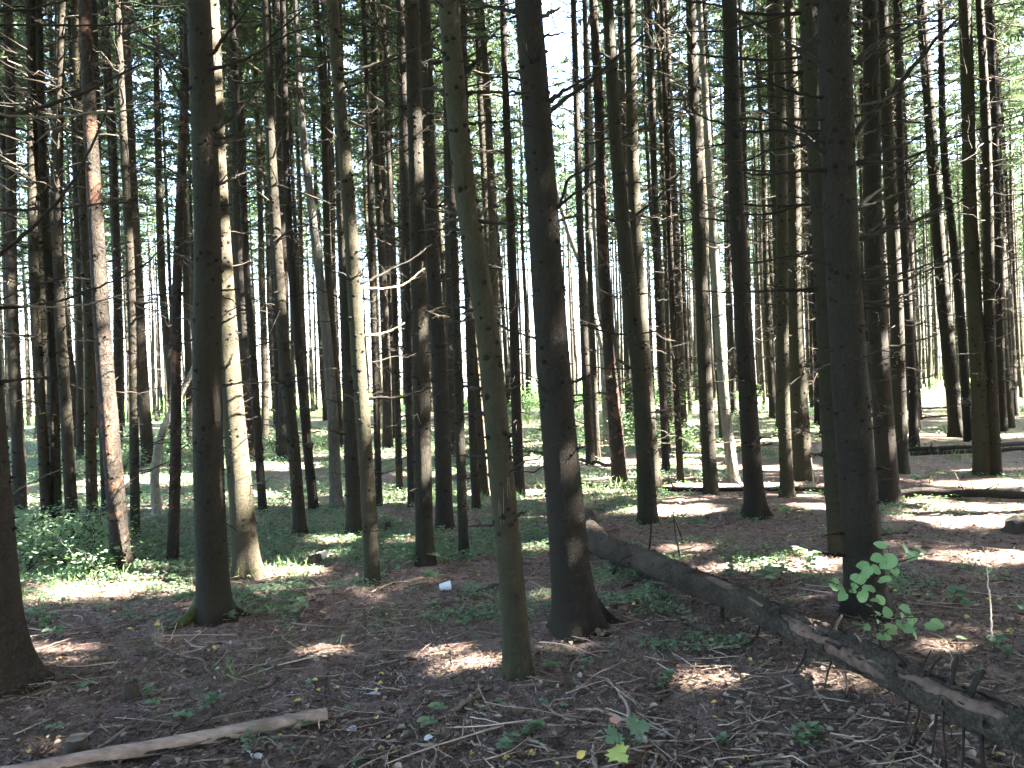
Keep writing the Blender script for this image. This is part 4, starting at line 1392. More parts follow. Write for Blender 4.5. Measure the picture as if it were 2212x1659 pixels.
# ------------------------------------------------------------------ fallen trunks
def path_on_ground(pts, h, n=40):
    """pts px; h height of the axis above ground (scalar or list)"""
    hs = h if isinstance(h, (list, tuple)) else [h] * len(pts)
    P = np.array([list(gnd(x, y, hh)) for (x, y), hh in zip(pts, hs)])
    return catmull(P, n)


def frames(D):
    T = nrm(np.gradient(D, axis=0))
    n1 = nrm(np.cross(T, np.array([[0, 0, 1.0]])))
    n2 = np.cross(n1, T)        # points up
    return T, n1, n2


def log_surface(D, R, sides, off, rough, seed, wob=1.0):
    T, n1, n2 = frames(D)
    a = np.arange(sides) * 2 * math.pi / sides
    s = np.cumsum(np.concatenate([[0], np.linalg.norm(np.diff(D, axis=0), axis=1)]))
    nz = 0.6 * vnoise(np.cos(a)[None] * 2 + seed, np.sin(a)[None] * 2, s[:, None] * 5) + 0.5 * vnoise(np.cos(a)[None] * 6, np.sin(a)[None] * 6 + seed, s[:, None] * 22)
    r = (R[:, None] + off) * (1 + rough * nz)
    V = D[:, None] + r[..., None] * (np.cos(a)[None, :, None] * n1[:, None] + np.sin(a)[None, :, None] * n2[:, None])
    return V, a, s


def tube_faces(n, sides, mask=None):
    i = np.arange(n - 1)[:, None] * sides
    j = np.arange(sides)[None]
    j2 = (j + 1) % sides
    Q = np.stack([i + j, i + j2, i + sides + j2, i + sides + j], -1)
    if mask is not None:
        return Q[mask]
    return Q.reshape(-1, 4)


LOGC = [(1262, 1120), (1275, 1146), (1300, 1178), (1400, 1214), (1480, 1250), (1600, 1297), (1700, 1347), (1800, 1392), (1900, 1437), (2000, 1487), (2100, 1535), (2212, 1582), (2330, 1632)]
LOGH = [.15, .12, .10, .12, .14, .16, .17, .18, .19, .20, .21, .22, .23]
D = path_on_ground(LOGC, LOGH, 420)
t = np.linspace(0, 1, 420)
LR = np.interp(t, [0, .05, .3, .6, 1], [0.105, 0.098, 0.088, 0.076, 0.064])
log_o = D[200].copy()
log_o[2] = float(gz(D[200][0], D[200][1]))
root = link('fallen_log', None, None, log_o)
tag(root, 'long fallen spruce log with peeling dark bark, snapped at its thick end', 'log')
V, a, s = log_surface(D, LR, 40, 0.0, 0.02, 3)
gg = Geo()
nV = len(D) * 40
capc = [D[0], D[-1]]
gg.add(np.concatenate([V.reshape(-1, 3), capc]) - log_o, tube_faces(420, 40), [[q, (q + 1) % 40, nV] for q in range(40)] + [[nV - 40 + (q + 1) % 40, nV - 40 + q, nV + 1] for q in range(40)])
link('wood', gg.mesh('wood', M['log_wood'], True), root)
# bark shell with ragged holes and lifted lips
V0, a, s = log_surface(D, LR, 80, 0.007, 0.03, 5)
sm = s[:-1, None]
am = (a + math.pi / 80)[None]
ca, sa = np.cos(am), np.sin(am)
fld = 0.65 * vnoise(ca * 1.3 + 1.7, sa * 1.3, sm * 1.9) + 0.45 * vnoise(ca * 3, sa * 3 + 9, sm * 6.5) + 0.35 * vnoise(ca * 9, sa * 9, sm * 24)
bias = np.interp(sm, [0, 1.2, 2.4, 3.2, 4.0, 5.2], [1.0, .95, .75, .34, .42, .26])
top = np.clip(sa, -1, 1)
mask = (fld + bias - 0.22 * np.maximum(top, 0)) > -0.02
lift = np.zeros(V0.shape[:2])
edge = np.zeros_like(mask)
for sh_, axn in ((1, 0), (-1, 0), (1, 1), (-1, 1), (2, 0), (-2, 0)):
    edge |= ~np.roll(mask, sh_, axn)
edge &= mask
lf = np.where(edge, 1.0, 0.0)
lift[:-1] = np.maximum(lift[:-1], lf)
lift[1:] = np.maximum(lift[1:], lf)
rim = 0.013 * lift * (0.4 + 0.6 * vnoise(np.cos(a)[None] * 5, np.sin(a)[None] * 5, s[:, None] * 14))
# flaky scales all over
fl = np.maximum(0, vnoise(np.cos(a)[None] * 7 + 2, np.sin(a)[None] * 7, s[:, None] * 30)) * 0.007 + np.maximum(0, vnoise(np.cos(a)[None] * 15 + 2, np.sin(a)[None] * 15, s[:, None] * 70)) * 0.009
T_, n1_, n2_ = frames(D)
rad_dir = np.cos(a)[None, :, None] * n1_[:, None] + np.sin(a)[None, :, None] * n2_[:, None]
Vb = V0 + rad_dir * (rim + fl)[..., None]
gg = Geo()
gg.add(np.concatenate([Vb.reshape(-1, 3), (Vb - rad_dir * 0.006).reshape(-1, 3)]) - log_o, np.concatenate([tube_faces(420, 80, mask), tube_faces(420, 80, mask)[:, ::-1] + 420 * 80]))
link('bark', gg.mesh('bark', M['log_bark'], False), root)
# curled bark flakes standing off
rf = np.random.default_rng(8)
gg = Geo()
for q in range(120):
    i = int(rf.integers(30, 400))
    aa = rf.uniform(-0.4, 3.5)
    if not mask[i, int((aa % 6.2832) / 6.2832 * 80)]:
        continue
    o = math.cos(aa) * n1_[i] + math.sin(aa) * n2_[i]
    tang = -math.sin(aa) * n1_[i] + math.cos(aa) * n2_[i]
    c = D[i] + o * (LR[i] + 0.010)
    w, l = rf.uniform(.010, .03), rf.uniform(.012, .035)
    d1 = T_[i] * rf.choice([-1, 1])
    cur = rf.uniform(.3, 1.0)
    P = []
    for k_ in range(4):
        f = k_ / 3
        b = c + d1 * l * f + o * (l * cur * f * f)
        ww = w * (1 - .4 * f)
        P += [b - tang * ww, b + tang * ww]
    gg.add(np.array(P) - log_o, [[0, 1, 3, 2], [2, 3, 5, 4], [4, 5, 7, 6]])
fo = link('bark_flakes', gg.mesh('bark_flakes', M['log_bark']), root)
stuff(fo)
# splintered snapped end
gg = Geo()
for q in range(26):
    aa = rf.uniform(0, 6.28)
    rr = LR[0] * math.sqrt(rf.random()) * 0.95
    b = D[0] + (math.cos(aa) * n1_[0] + math.sin(aa) * n2_[0]) * rr + T_[0] * 0.05
    l = rf.uniform(.03, .16) * (1.6 if math.sin(aa) > 0.2 else 0.7)
    dv = nrm(-T_[0] + rf.normal(0, .16, 3) + np.array([0, 0, .55]))
    tt = np.linspace(0, 1, 4)
    gg.tubes(b + dv * (tt * l)[:, None] - log_o, (rf.uniform(.008, .018) * (1 - .85 * tt))[None], 5)
link('splinters', gg.mesh('splinters', M['weathered']), root)
# stubs and legs
zd_ = lambda x, y: (1474.7 + x / 3, 1290.4 + y / 3)
for pts, w, tn, onground in (
        ([(1740, 560), (1765, 450), (1785, 375)], 13, .15, 0), ([(1875, 600), (1910, 530), (1955, 475)], 16, .2, 0), ([(1495, 515), (1420, 410), (1340, 320)], 7, .1, 0),
        ([(1590, 490), (1640, 425), (1680, 385)], 6, .15, 0), ([(1540, 470), (1580, 400), (1610, 340)], 4, .2, 0), ([(980, 220), (1005, 160), (1030, 115)], 8, .7, 0),
        ([(1165, 300), (1140, 260), (1110, 230)], 7, .9, 0), ([(1330, 490), (1300, 487), (1260, 480)], 9, .3, 0),
        ([(580, 100), (500, 45), (430, 0)], 8, .95, 0), ([(475, 115), (420, 140), (380, 160)], 7, .9, 0),
        ([(1535, 680), (1530, 770), (1500, 850), (1440, 950)], 7, .3, 1), ([(1650, 710), (1635, 850), (1610, 1030)], 9, .2, 1), ([(800, 320), (790, 380), (700, 440)], 6, .1, 1),
        ([(965, 410), (940, 490), (915, 565)], 7, .6, 1), ([(1055, 470), (1060, 540), (1062, 605)], 6, .8, 1), ([(1815, 800), (1820, 840), (1800, 890)], 10, .15, 1),
        ([(1465, 640), (1470, 690), (1400, 780)], 6, .2, 1), ([(500, 190), (480, 250), (420, 310), (330, 340)], 6, .1, 1), ([(260, 60), (255, 120), (270, 170)], 13, .05, 1),
        ([(1930, 850), (1935, 910), (1945, 960)], 16, .02, 1), ([(1705, 700), (1690, 760), (1700, 830)], 7, .1, 1)):
    px = [zd_(*p) for p in pts]
    # depth from the log axis at the first point
    i = int(np.argmin([abs((Vector(d_) - Vector((0, 0, CAM_H))).dot(R_) / d_[1] * F + CX - px[0][0]) for d_ in D[::4]])) * 4
    d0 = D[i][1] - 0.03
    P = []
    for k_, (x, y) in enumerate(px):
        f = k_ / (len(px) - 1)
        dd = d0 - (0.10 * f if onground else -0.03 * f)
        P.append(list(at(x, y, dd)))
    P = np.array(P)
    if onground:
        P[-1][2] = min(P[-1][2], float(gz(P[-1][0], P[-1][1])) + 0.0)
    DD = catmull(P, 12)
    DD[0] = DD[0] * .5 + D[i] * .5
    tt = np.linspace(0, 1, 12)
    gg = Geo()
    gg.tubes(DD - log_o, ((.75 if onground else 1) * w * d0 / F / 2 * (1 - .35 * tt) * (1 + .12 * vnoise(tt * 11 + i, 0)))[None], 7, True, tn)
    link('branch_stub', gg.mesh('branch_stub', M['twig'], True), root)
# upright dead twigs beside the log
for pts in ([(2150, 820), (2165, 960), (2200, 1120)], [(2160, 880), (2185, 940), (2215, 1010)], [(1990, 1110), (2005, 980), (2015, 860), (2050, 700)], [(1740, 1235), (1830, 1130), (1930, 1100), (2000, 1090)]):
    px = [zb_(*p) for p in pts]
    px = px if px[0][1] > px[-1][1] else px[::-1]
    b = gnd(px[0][0], px[0][1] + 4)
    P = np.array([list(at(x, y, b.y - .02 * k_)) for k_, (x, y) in enumerate(px)])
    P[0][2] = b.z - 0.02
    DD = catmull(P, 12)
    gg = Geo()
    gg.tubes(DD - np.array(b), (0.010 * (1 - .7 * np.linspace(0, 1, 12)))[None], 5, True, .08)
    o = link('dead_stick', gg.mesh('dead_stick', M['twig'], True), None, b)
    tag(o, 'dark bare stick standing up beside the fallen log', 'stick', 'upright sticks beside the log')

# pale debarked pole
PC = [(-60, 1690), (60, 1668), (200, 1640), (400, 1603), (550, 1573), (706, 1543)]
D2 = path_on_ground(PC, .038, 160)
tt = np.linspace(0, 1, 160)
R2 = np.interp(tt, [0, 1], [.042, .034])
o2 = D2[100].copy()
o2[2] -= 0.038
root = link('debarked_pole', None, None, o2)
tag(root, 'pale pinkish debarked pole with a sawn end lying on the litter', 'log')
V, a, s = log_surface(D2, R2, 28, 0, .025, 12)
gg = Geo()
gg.add(V.reshape(-1, 3) - o2, tube_faces(160, 28))
link('wood', gg.mesh('wood', M['debarked'], True), root)
T2_, m1, m2 = frames(D2)
gg = Geo()
ring = V[-1] + T2_[-1] * 0.001
gg.add(np.concatenate([ring, [ring.mean(0)]]) - o2, None, [[q, (q + 1) % 28, 28] for q in range(28)])
link('sawn_end', gg.mesh('sawn_end', M['cut_wood']), root)
V0, a, s = log_surface(D2, R2, 48, .003, .03, 13)
am = (a + math.pi / 48)[None]
fld = vnoise(np.cos(am) * 1.5, np.sin(am) * 1.5, s[:-1, None] * 3.1 + 4) + .6 * vnoise(np.cos(am) * 5, np.sin(am) * 5, s[:-1, None] * 15) - .35 * np.sin(am)
mask = fld > .38
gg = Geo()
gg.add(V0.reshape(-1, 3) - o2, tube_faces(160, 48, mask))
link('bark_remnant', gg.mesh('bark_remnant', M['log_bark']), root)

# logs further back
for pts, w, h, lab, mk in (
        ([(1935, 1066), (2030, 1064), (2120, 1068), (2212, 1071), (2330, 1076)], 23, .06, 'long dark fallen trunk lying across the sun-flecked needle floor', 'log_far'),
        ([(1225, 1046), (1330, 1048), (1430, 1054), (1560, 1058), (1700, 1057), (1810, 1058)], 13, .05, 'thin fallen pole lying behind the snapped log end', 'log_far'),
        ([(1960, 970), (2060, 966), (2140, 962), (2300, 955)], 13, .07, 'upper one of two fallen trunks lying side by side on the path', 'log_far'),
        ([(1968, 981), (2060, 977), (2140, 973), (2300, 966)], 12, .06, 'lower one of two fallen trunks lying side by side on the path', 'log_far'),
        ([(1975, 903), (2030, 899), (2075, 897)], 6, .06, 'short thin log on the path beyond the two parallel trunks', 'log_far'),
        ([(1990, 882), (2050, 880), (2085, 880)], 6, .08, 'farthest log lying before the green clearing at the path', 'log_far'),
        ([(2160, 893), (2212, 887), (2280, 880)], 7, .06, 'small log on the path at the edge of the green strip', 'log_far'),
        ([(1255, 992), (1300, 1002), (1350, 1016)], 10, .06, 'dark branch log in the undergrowth behind the reddish leaning spruce', 'log_far'),
        ([(1575, 980), (1620, 966), (1665, 957)], 8, .14, 'thin broken log propped in the undergrowth behind the flared dark spruce', 'log_far'),
        ([(1700, 985), (1760, 983), (1830, 978)], 9, .06, 'dark pole half hidden behind the spruce with many stubs', 'log_far')):
    Dk = path_on_ground(pts, h, 60)
    dm = Dk[:, 1]
    tt = np.linspace(0, 1, 60)
    Rk = .82 * w * dm / F / 2 * (1 - .15 * tt)
    ok_ = Dk[30].copy()
    ok_[2] = float(gz(ok_[0], ok_[1]))
    root = link('fallen_log', None, None, ok_)
    tag(root, lab, 'log')
    Dk = Dk + np.stack([0 * tt, .03 * vnoise(tt * 5 + w, 2.), .02 * vnoise(tt * 6, w)], 1)
    V, a, s = log_surface(Dk, Rk, 16, 0, .07, w)
    gg = Geo()
    nv = 60 * 16
    gg.add(np.concatenate([V.reshape(-1, 3), [Dk[0], Dk[-1]]]) - ok_, tube_faces(60, 16), [[q, (q + 1) % 16, nv] for q in range(16)] + [[nv - 16 + (q + 1) % 16, nv - 16 + q, nv + 1] for q in range(16)])
    link('trunk', gg.mesh('trunk', M[mk], True), root)
    gg = Geo()
    for q in range(10):
        i = int(rf.integers(3, 57))
        dv = nrm(rf.normal(0, 1, 3) + np.array([0, -.3, .6]))
        l = rf.uniform(.08, .35)
        u = np.linspace(0, 1, 4)
        gg.tubes(Dk[i] + dv * (u * (l + Rk[i]))[:, None] - ok_, (.009 * (1 - .5 * u))[None], 5, True, rf.uniform(0, 1))
    stuff(link('branch_stubs', gg.mesh('branch_stubs', M['twig']), root))


# ------------------------------------------------------------------ stumps, scraps, cup
def stump(px, py, w, h, mat, lab, seed, name='stump', jag=.3, topmat=None):
    b = gnd(px, py)
    r2 = np.random.default_rng(seed)
    r, hh = w * b.y / F / 2, h * b.y / F
    n = 18
    a = np.arange(n) * 6.283 / n
    rows = []
    for z in np.linspace(-.15, 1, 7):
        rr = r * (1.05 + .45 * max(0, .35 - max(z, 0)) / .35) * (1 + .14 * vnoise(np.cos(a) * 2 + seed, np.sin(a) * 2, z * 2) + .06 * vnoise(np.cos(a) * 6, np.sin(a) * 6, z + seed))
        rows.append(np.stack([rr * np.cos(a), rr * np.sin(a), np.full(n, z * hh)], 1))
    rows[-1][:, 2] += hh * jag * vnoise(np.cos(a) * 3 + seed, np.sin(a) * 3, .5)
    V = np.concatenate(rows)
    root = link(name, None, None, b)
    gg = Geo()
    gg.add(V, tube_faces(7, n))
    link('body', gg.mesh('body', M[mat], True), root)
    gg = Geo()
    inner = rows[-1] * np.array([.6, .6, 1]) + np.array([0, 0, hh * jag * .2])
    c = rows[-1].mean(0) - np.array([0, 0, hh * .12 * jag / .3])
    gg.add(np.concatenate([rows[-1], inner, [c]]), [[q, (q + 1) % n, n + (q + 1) % n, n + q] for q in range(n)], [[n + q, n + (q + 1) % n, 2 * n] for q in range(n)])
    link('top', gg.mesh('top', M[topmat or mat]), root)
    tag(root, lab, 'stump')
    return root


stump(283, 1510, 30, 34, 'rotten', 'small charred black stump beside broad-leaved seedlings', 1)
stump(838, 1147, 13, 17, 'rotten', 'little black stump right of the slim olive spruce foot', 2)
stump(166, 1634, 44, 40, 'rotten', 'low rotten stump close behind the debarked pole', 3, 'stump', .1, 'weathered')
stump(2206, 1150, 56, 26, 'rotten', 'rotten dark stump mound right of the sun-flecked floor', 4, 'stump', .35, 'weathered')
stump(682, 1222, 26, 20, 'rotten', 'dark rotten stub under the white wood chunk', 5)
b = gnd(696, 1214)
gg = Geo()
u = np.linspace(0, 1, 8)
P = np.stack([-.02 + .06 * u, .03 * u, .03 + .06 * u], 1)
gg.tubes(P, (np.array([.02, .026, .034, .03, .034, .028, .022, .01]))[None], 9)
o = link('wood_chunk', gg.mesh('wood_chunk', M['birch_wood'], True), None, b)
tag(o, 'white birch wood chunk glaring in the sun on a dark stub', 'wood chunk')

b = gnd(962, 1276)
prof_o = np.array([[0, .0], [.0, .026], [.002, .027], [.02, .029], [.022, .0285], [.06, .034], [.085, .0375], [.088, .039], [.09, .0375], [.086, .036], [.04, .030], [.003, .0245], [.003, 0]])
n = 28
a = np.arange(n) * 6.283 / n
V = np.stack([np.repeat(prof_o[:, 0], n), (prof_o[:, 1:2] * np.cos(a)).ravel(), (prof_o[:, 1:2] * np.sin(a)).ravel()], 1)
gg = Geo()
gg.add(V - np.array([.045, 0, 0]), tube_faces(len(prof_o), n))
cup = link('plastic_cup', None, None, b + Vector((0, 0, .036)), (0.2, -.1, math.radians(12)))
tag(cup, 'crushed clear white plastic cup lying on its side on the forest floor', 'cup')
link('body', gg.mesh('body', M['cup'], True), cup)
gg = Geo()
aa = np.linspace(0, 6.283, 33)
gg.tubes(np.stack([np.full(33, .043), .0385 * np.cos(aa), .0385 * np.sin(aa)], 1), np.full((1, 33), .0016), 6, False)
link('rim', gg.mesh('rim', M['cup'], True), cup)

# ------------------------------------------------------------------ round-leaved sapling
def leaf_mesh(name, mat, lobes=0, n=22, seed=0, fold=.18):
    """one leaf, unit length along +X, folded along the midrib, toothed edge"""
    r2 = np.random.default_rng(seed)
    gg = Geo()
    if lobes == 0:
        ts = np.linspace(0, 1, n // 2 + 1)
        w = 0.46 * np.sin(np.pi * ts ** .82) ** .75 * (1 + .05 * np.cos(ts * 40))
        w[0] = w[-1] = 0
        mid = np.stack([ts, 0 * ts, -.14 * ts ** 2 + .02 * np.sin(ts * 9)], 1)
        for sd in (1, -1):
            half = mid + np.stack([0 * ts, sd * w * .5, fold * w * .5], 1)
            edge = mid + np.stack([.03 * np.cos(ts * 40), sd * w, fold * w * (.75 + .25 * np.sin(ts * 14 + sd))], 1)
            m = len(ts)
            V = np.concatenate([mid, half, edge])
            Q = []
            for i in range(m - 1):
                f = [[i, i + 1, m + i + 1, m + i], [m + i, m + i + 1, 2 * m + i + 1, 2 * m + i]]
                Q += f if sd > 0 else [q[::-1] for q in f]
            gg.add(V, Q, None, .5 + .0 * V[:, 0])
    else:
        pts = [(0, 0), (.05, .12), (-.06, .30), (.16, .30), (.10, .55), (.32, .42), (.42, .62), (.50, .36), (.58, .22), (.74, .30), (.80, .16), (1, 0)]
        up = [(x, y, .05 * math.sin(x * 8) + .10 * y - .1 * x * x) for x, y in pts]
        dn = [(x, -y, .05 * math.sin(x * 8 + 1) + .10 * y - .1 * x * x) for x, y in pts[::-1][1:-1]]
        V = np.array([(.3, 0, 0)] + up + dn)
        m = len(V) - 1
        gg.add(V, None, [[0, 1 + i, 1 + (i + 1) % m] for i in range(m)])
    return gg.mesh(name, mat, lobes == 0)


HZ = [leaf_mesh('leaf', M['hazel'], 0, 22, i, f) for i, f in enumerate((.12, .25, .02, .35))]
SAP = [(1325, 1060, 45), (1480, 1090, 60), (1605, 1095, 58), (1560, 1150, 50), (1275, 1135, 45), (1345, 1160, 68), (1140, 1175, 40), (1195, 1195, 50), (1245, 1200, 45), (1090, 1235, 45), (1135, 1255, 50), (1370, 1215, 38), (1220, 1260, 38),
       (1315, 1272, 55), (905, 1270, 40), (965, 1268, 30), (950, 1295, 35), (995, 1310, 40), (1075, 1283, 28), (1075, 1325, 26), (1125, 1310, 22), (1180, 1315, 30), (1230, 1330, 40), (1010, 1360, 42), (1130, 1355, 48), (1210, 1380, 38),
       (1310, 1410, 45), (1365, 1415, 45), (1200, 1430, 24), (1240, 1470, 30), (1305, 1465, 40), (1375, 1475, 38), (1085, 1515, 55), (1265, 1510, 38), (1360, 1525, 42), (1440, 1505, 40), (1500, 1510, 40), (1570, 1510, 48), (1155, 1550, 26),
       (1255, 1580, 40), (1345, 1585, 50), (1450, 1595, 36), (1400, 1545, 40), (1290, 1555, 35), (1325, 1640, 40), (1240, 1610, 34)]
b = gnd(1905, 1402)
db = b.y
root = link('leafy_sapling', None, None, b)
tag(root, 'young sapling with round bright green leaves in front of the scaly spruce', 'sapling')
rz = np.random.default_rng(5)
loc = lambda x, y, dd=0: np.array(list(at(x, y, db + dd) - b))
stem_pts = [[(1905, 1402, 0), (1893, 1345, .02), (1885, 1300, .03), (1893, 1255, .05), (1912, 1225, .03), (1920, 1185, .05)],
            [(1891, 1335, .02), (1870, 1295, -.02), (1838, 1275, -.06), (1790, 1256, -.1)],
            [(1914, 1222, .03), (1950, 1212, .08), (1990, 1200, .12), (2018, 1196, .16)],
            [(1896, 1350, .02), (1930, 1338, -.08), (1970, 1334, -.12), (2005, 1332, -.14)],
            [(1900, 1380, .0), (1910, 1365, -.08), (1920, 1358, -.12)],
            [(1893, 1345, .02), (1860, 1338, -.05), (1835, 1335, -.08)]]
SP3 = []
gg = Geo()
for kx, sp in enumerate(stem_pts):
    P = np.array([loc(x, y, dd) for x, y, dd in sp])
    if kx == 0:
        P[0] = (0, 0, -.03)
    Dk = catmull(P, 20)
    SP3.append(Dk)
    gg.tubes(Dk, np.linspace(.0055 if kx == 0 else .0034, .0018, 20)[None], 6, True, .55)
SPA = np.concatenate(SP3)
link('stem', gg.mesh('stem', M['twig'], True), root)
gg = Geo()
for q, (x, y, hl) in enumerate(SAP):
    X, Y = zc_(x, y)
    c = loc(X, Y, 0)
    dist = np.linalg.norm((SPA - c)[:, [0, 2]], axis=1)
    near_ = SPA[np.argmin(dist)]
    c[1] = near_[1] + rz.uniform(-.06, .05)
    L = 2 * hl / 3 * db / F * 0.98
    out = c - near_
    out[1] += rz.uniform(-.05, .02)
    d_ = nrm(np.array([out[0] * 1.5, .6 * out[1], .25 * out[2]]) + rz.normal(0, .012, 3))
    nrmv = nrm(np.array([rz.normal(0, .25), rz.uniform(-1.1, -.5), .7]))
    nrmv = nrm(nrmv - d_ * (nrmv @ d_))
    sd = np.cross(nrmv, d_)
    bs = c - d_ * L * .5
    Mx = Matrix(((d_[0], sd[0], nrmv[0], bs[0]), (d_[1], sd[1], nrmv[1], bs[1]), (d_[2], sd[2], nrmv[2], bs[2]), (0, 0, 0, 1)))
    lo = link('leaf', HZ[q % 4], root)
    lo.matrix_local = Mx @ Matrix.Diagonal((L, L * rz.uniform(.75, .95), L, 1))
    u = np.linspace(0, 1, 5)[:, None]
    pth = near_ * (1 - u) + bs * u + np.array([0, 0, .012]) * np.sin(u * 3.14)
    gg.tubes(pth, np.full((1, 5), .0011), 4, False, .7)
stuff(link('leaf_stalks', gg.mesh('leaf_stalks', M['twig'], True), root))

# lobed maple seedling
k = NT('yellowing_leaf'); k.col((.30, .35, .10), .6); M['yellow_leaf'] = k.m
k = NT('reddish_leaf'); k.col((.42, .20, .15), .6); M['red_leaf'] = k.m
b = gnd(1338, 1650)
root = link('maple_seedling', None, None, b)
tag(root, 'maple seedling with three lobed leaves, one turning yellow', 'seedling')
db = b.y
gg = Geo()
for x, y, sz, mk, lobed, yaw in ((1325, 1590, 44, 'leaf', 1, -2.2), (1378, 1570, 54, 'leaf', 1, .25), (1336, 1628, 50, 'yellow_leaf', 1, -1.1), (1328, 1556, 26, 'red_leaf', 0, 1.5)):
    c = np.array(list(at(x, y, db + (-.03 if y > 1600 else .02)) - b))
    L = sz * db / F
    d_ = np.array([math.cos(yaw), math.sin(yaw) * .75, .25 * math.sin(yaw)])
    d_ = nrm(d_)
    nv = nrm(np.array([.05, -.62, .78]))
    nv = nrm(nv - d_ * (nv @ d_))
    sd = np.cross(nv, d_)
    bs = c - d_ * L * .4
    lo = link('leaf', leaf_mesh('leaf', M[mk], lobed), root)
    lo.matrix_local = Matrix(((d_[0], sd[0], nv[0], bs[0]), (d_[1], sd[1], nv[1], bs[1]), (d_[2], sd[2], nv[2], bs[2]), (0, 0, 0, 1))) @ Matrix.Diagonal((L, L, L, 1))
    u = np.linspace(0, 1, 6)[:, None]
    gg.tubes(np.array([0, 0, -.01]) * (1 - u) + bs * u + np.array([.01, 0, .015]) * np.sin(u * 3.14), np.full((1, 6), .0014), 5, False, .6)
link('stem', gg.mesh('stem', M['twig'], True), root)

# dry pale stalk on the right
px = [(2146, 1398), (2140, 1340), (2139, 1300), (2135, 1262), (2131, 1215), (2127, 1188), (2122, 1180)]
b = gnd(*px[0])
P = np.array([list(at(x, y, b.y) - b) for x, y in px])
P[0] = (0, 0, -.02)
Dk = catmull(P, 40)
Dk += rz.normal(0, .002, Dk.shape)
gg = Geo()
gg.tubes(Dk, (np.linspace(.0055, .0018, 40) * (1 + .3 * rz.random(40)))[None], 5, True, 1.0)
o = link('dry_stalk', gg.mesh('dry_stalk', M['litter_twig'], True), None, b)
tag(o, 'tall pale dry stalk standing alone right of the sapling', 'stalk')
for n_, px in enumerate(([(1758, 1052), (1756, 1020), (1752, 990)], [(1783, 1052), (1786, 1015), (1780, 992), (1772, 975)], [(1766, 1040), (1769, 1010)])):
    b = gnd(*px[0])
    P = np.array([list(at(x, y, b.y) - b) for x, y in px])
    P[0] = (0, 0, -.02)
    gg = Geo()
    gg.tubes(catmull(P, 10), np.linspace(.012, .006, 10)[None], 5, True, 1.0)
    o = link('dry_stalk', gg.mesh('dry_stalk', M['litter_twig'], True), None, b)
    tag(o, 'pale dry stalk standing by the thin fallen pole', 'stalk', 'dry stalks by the thin pole')

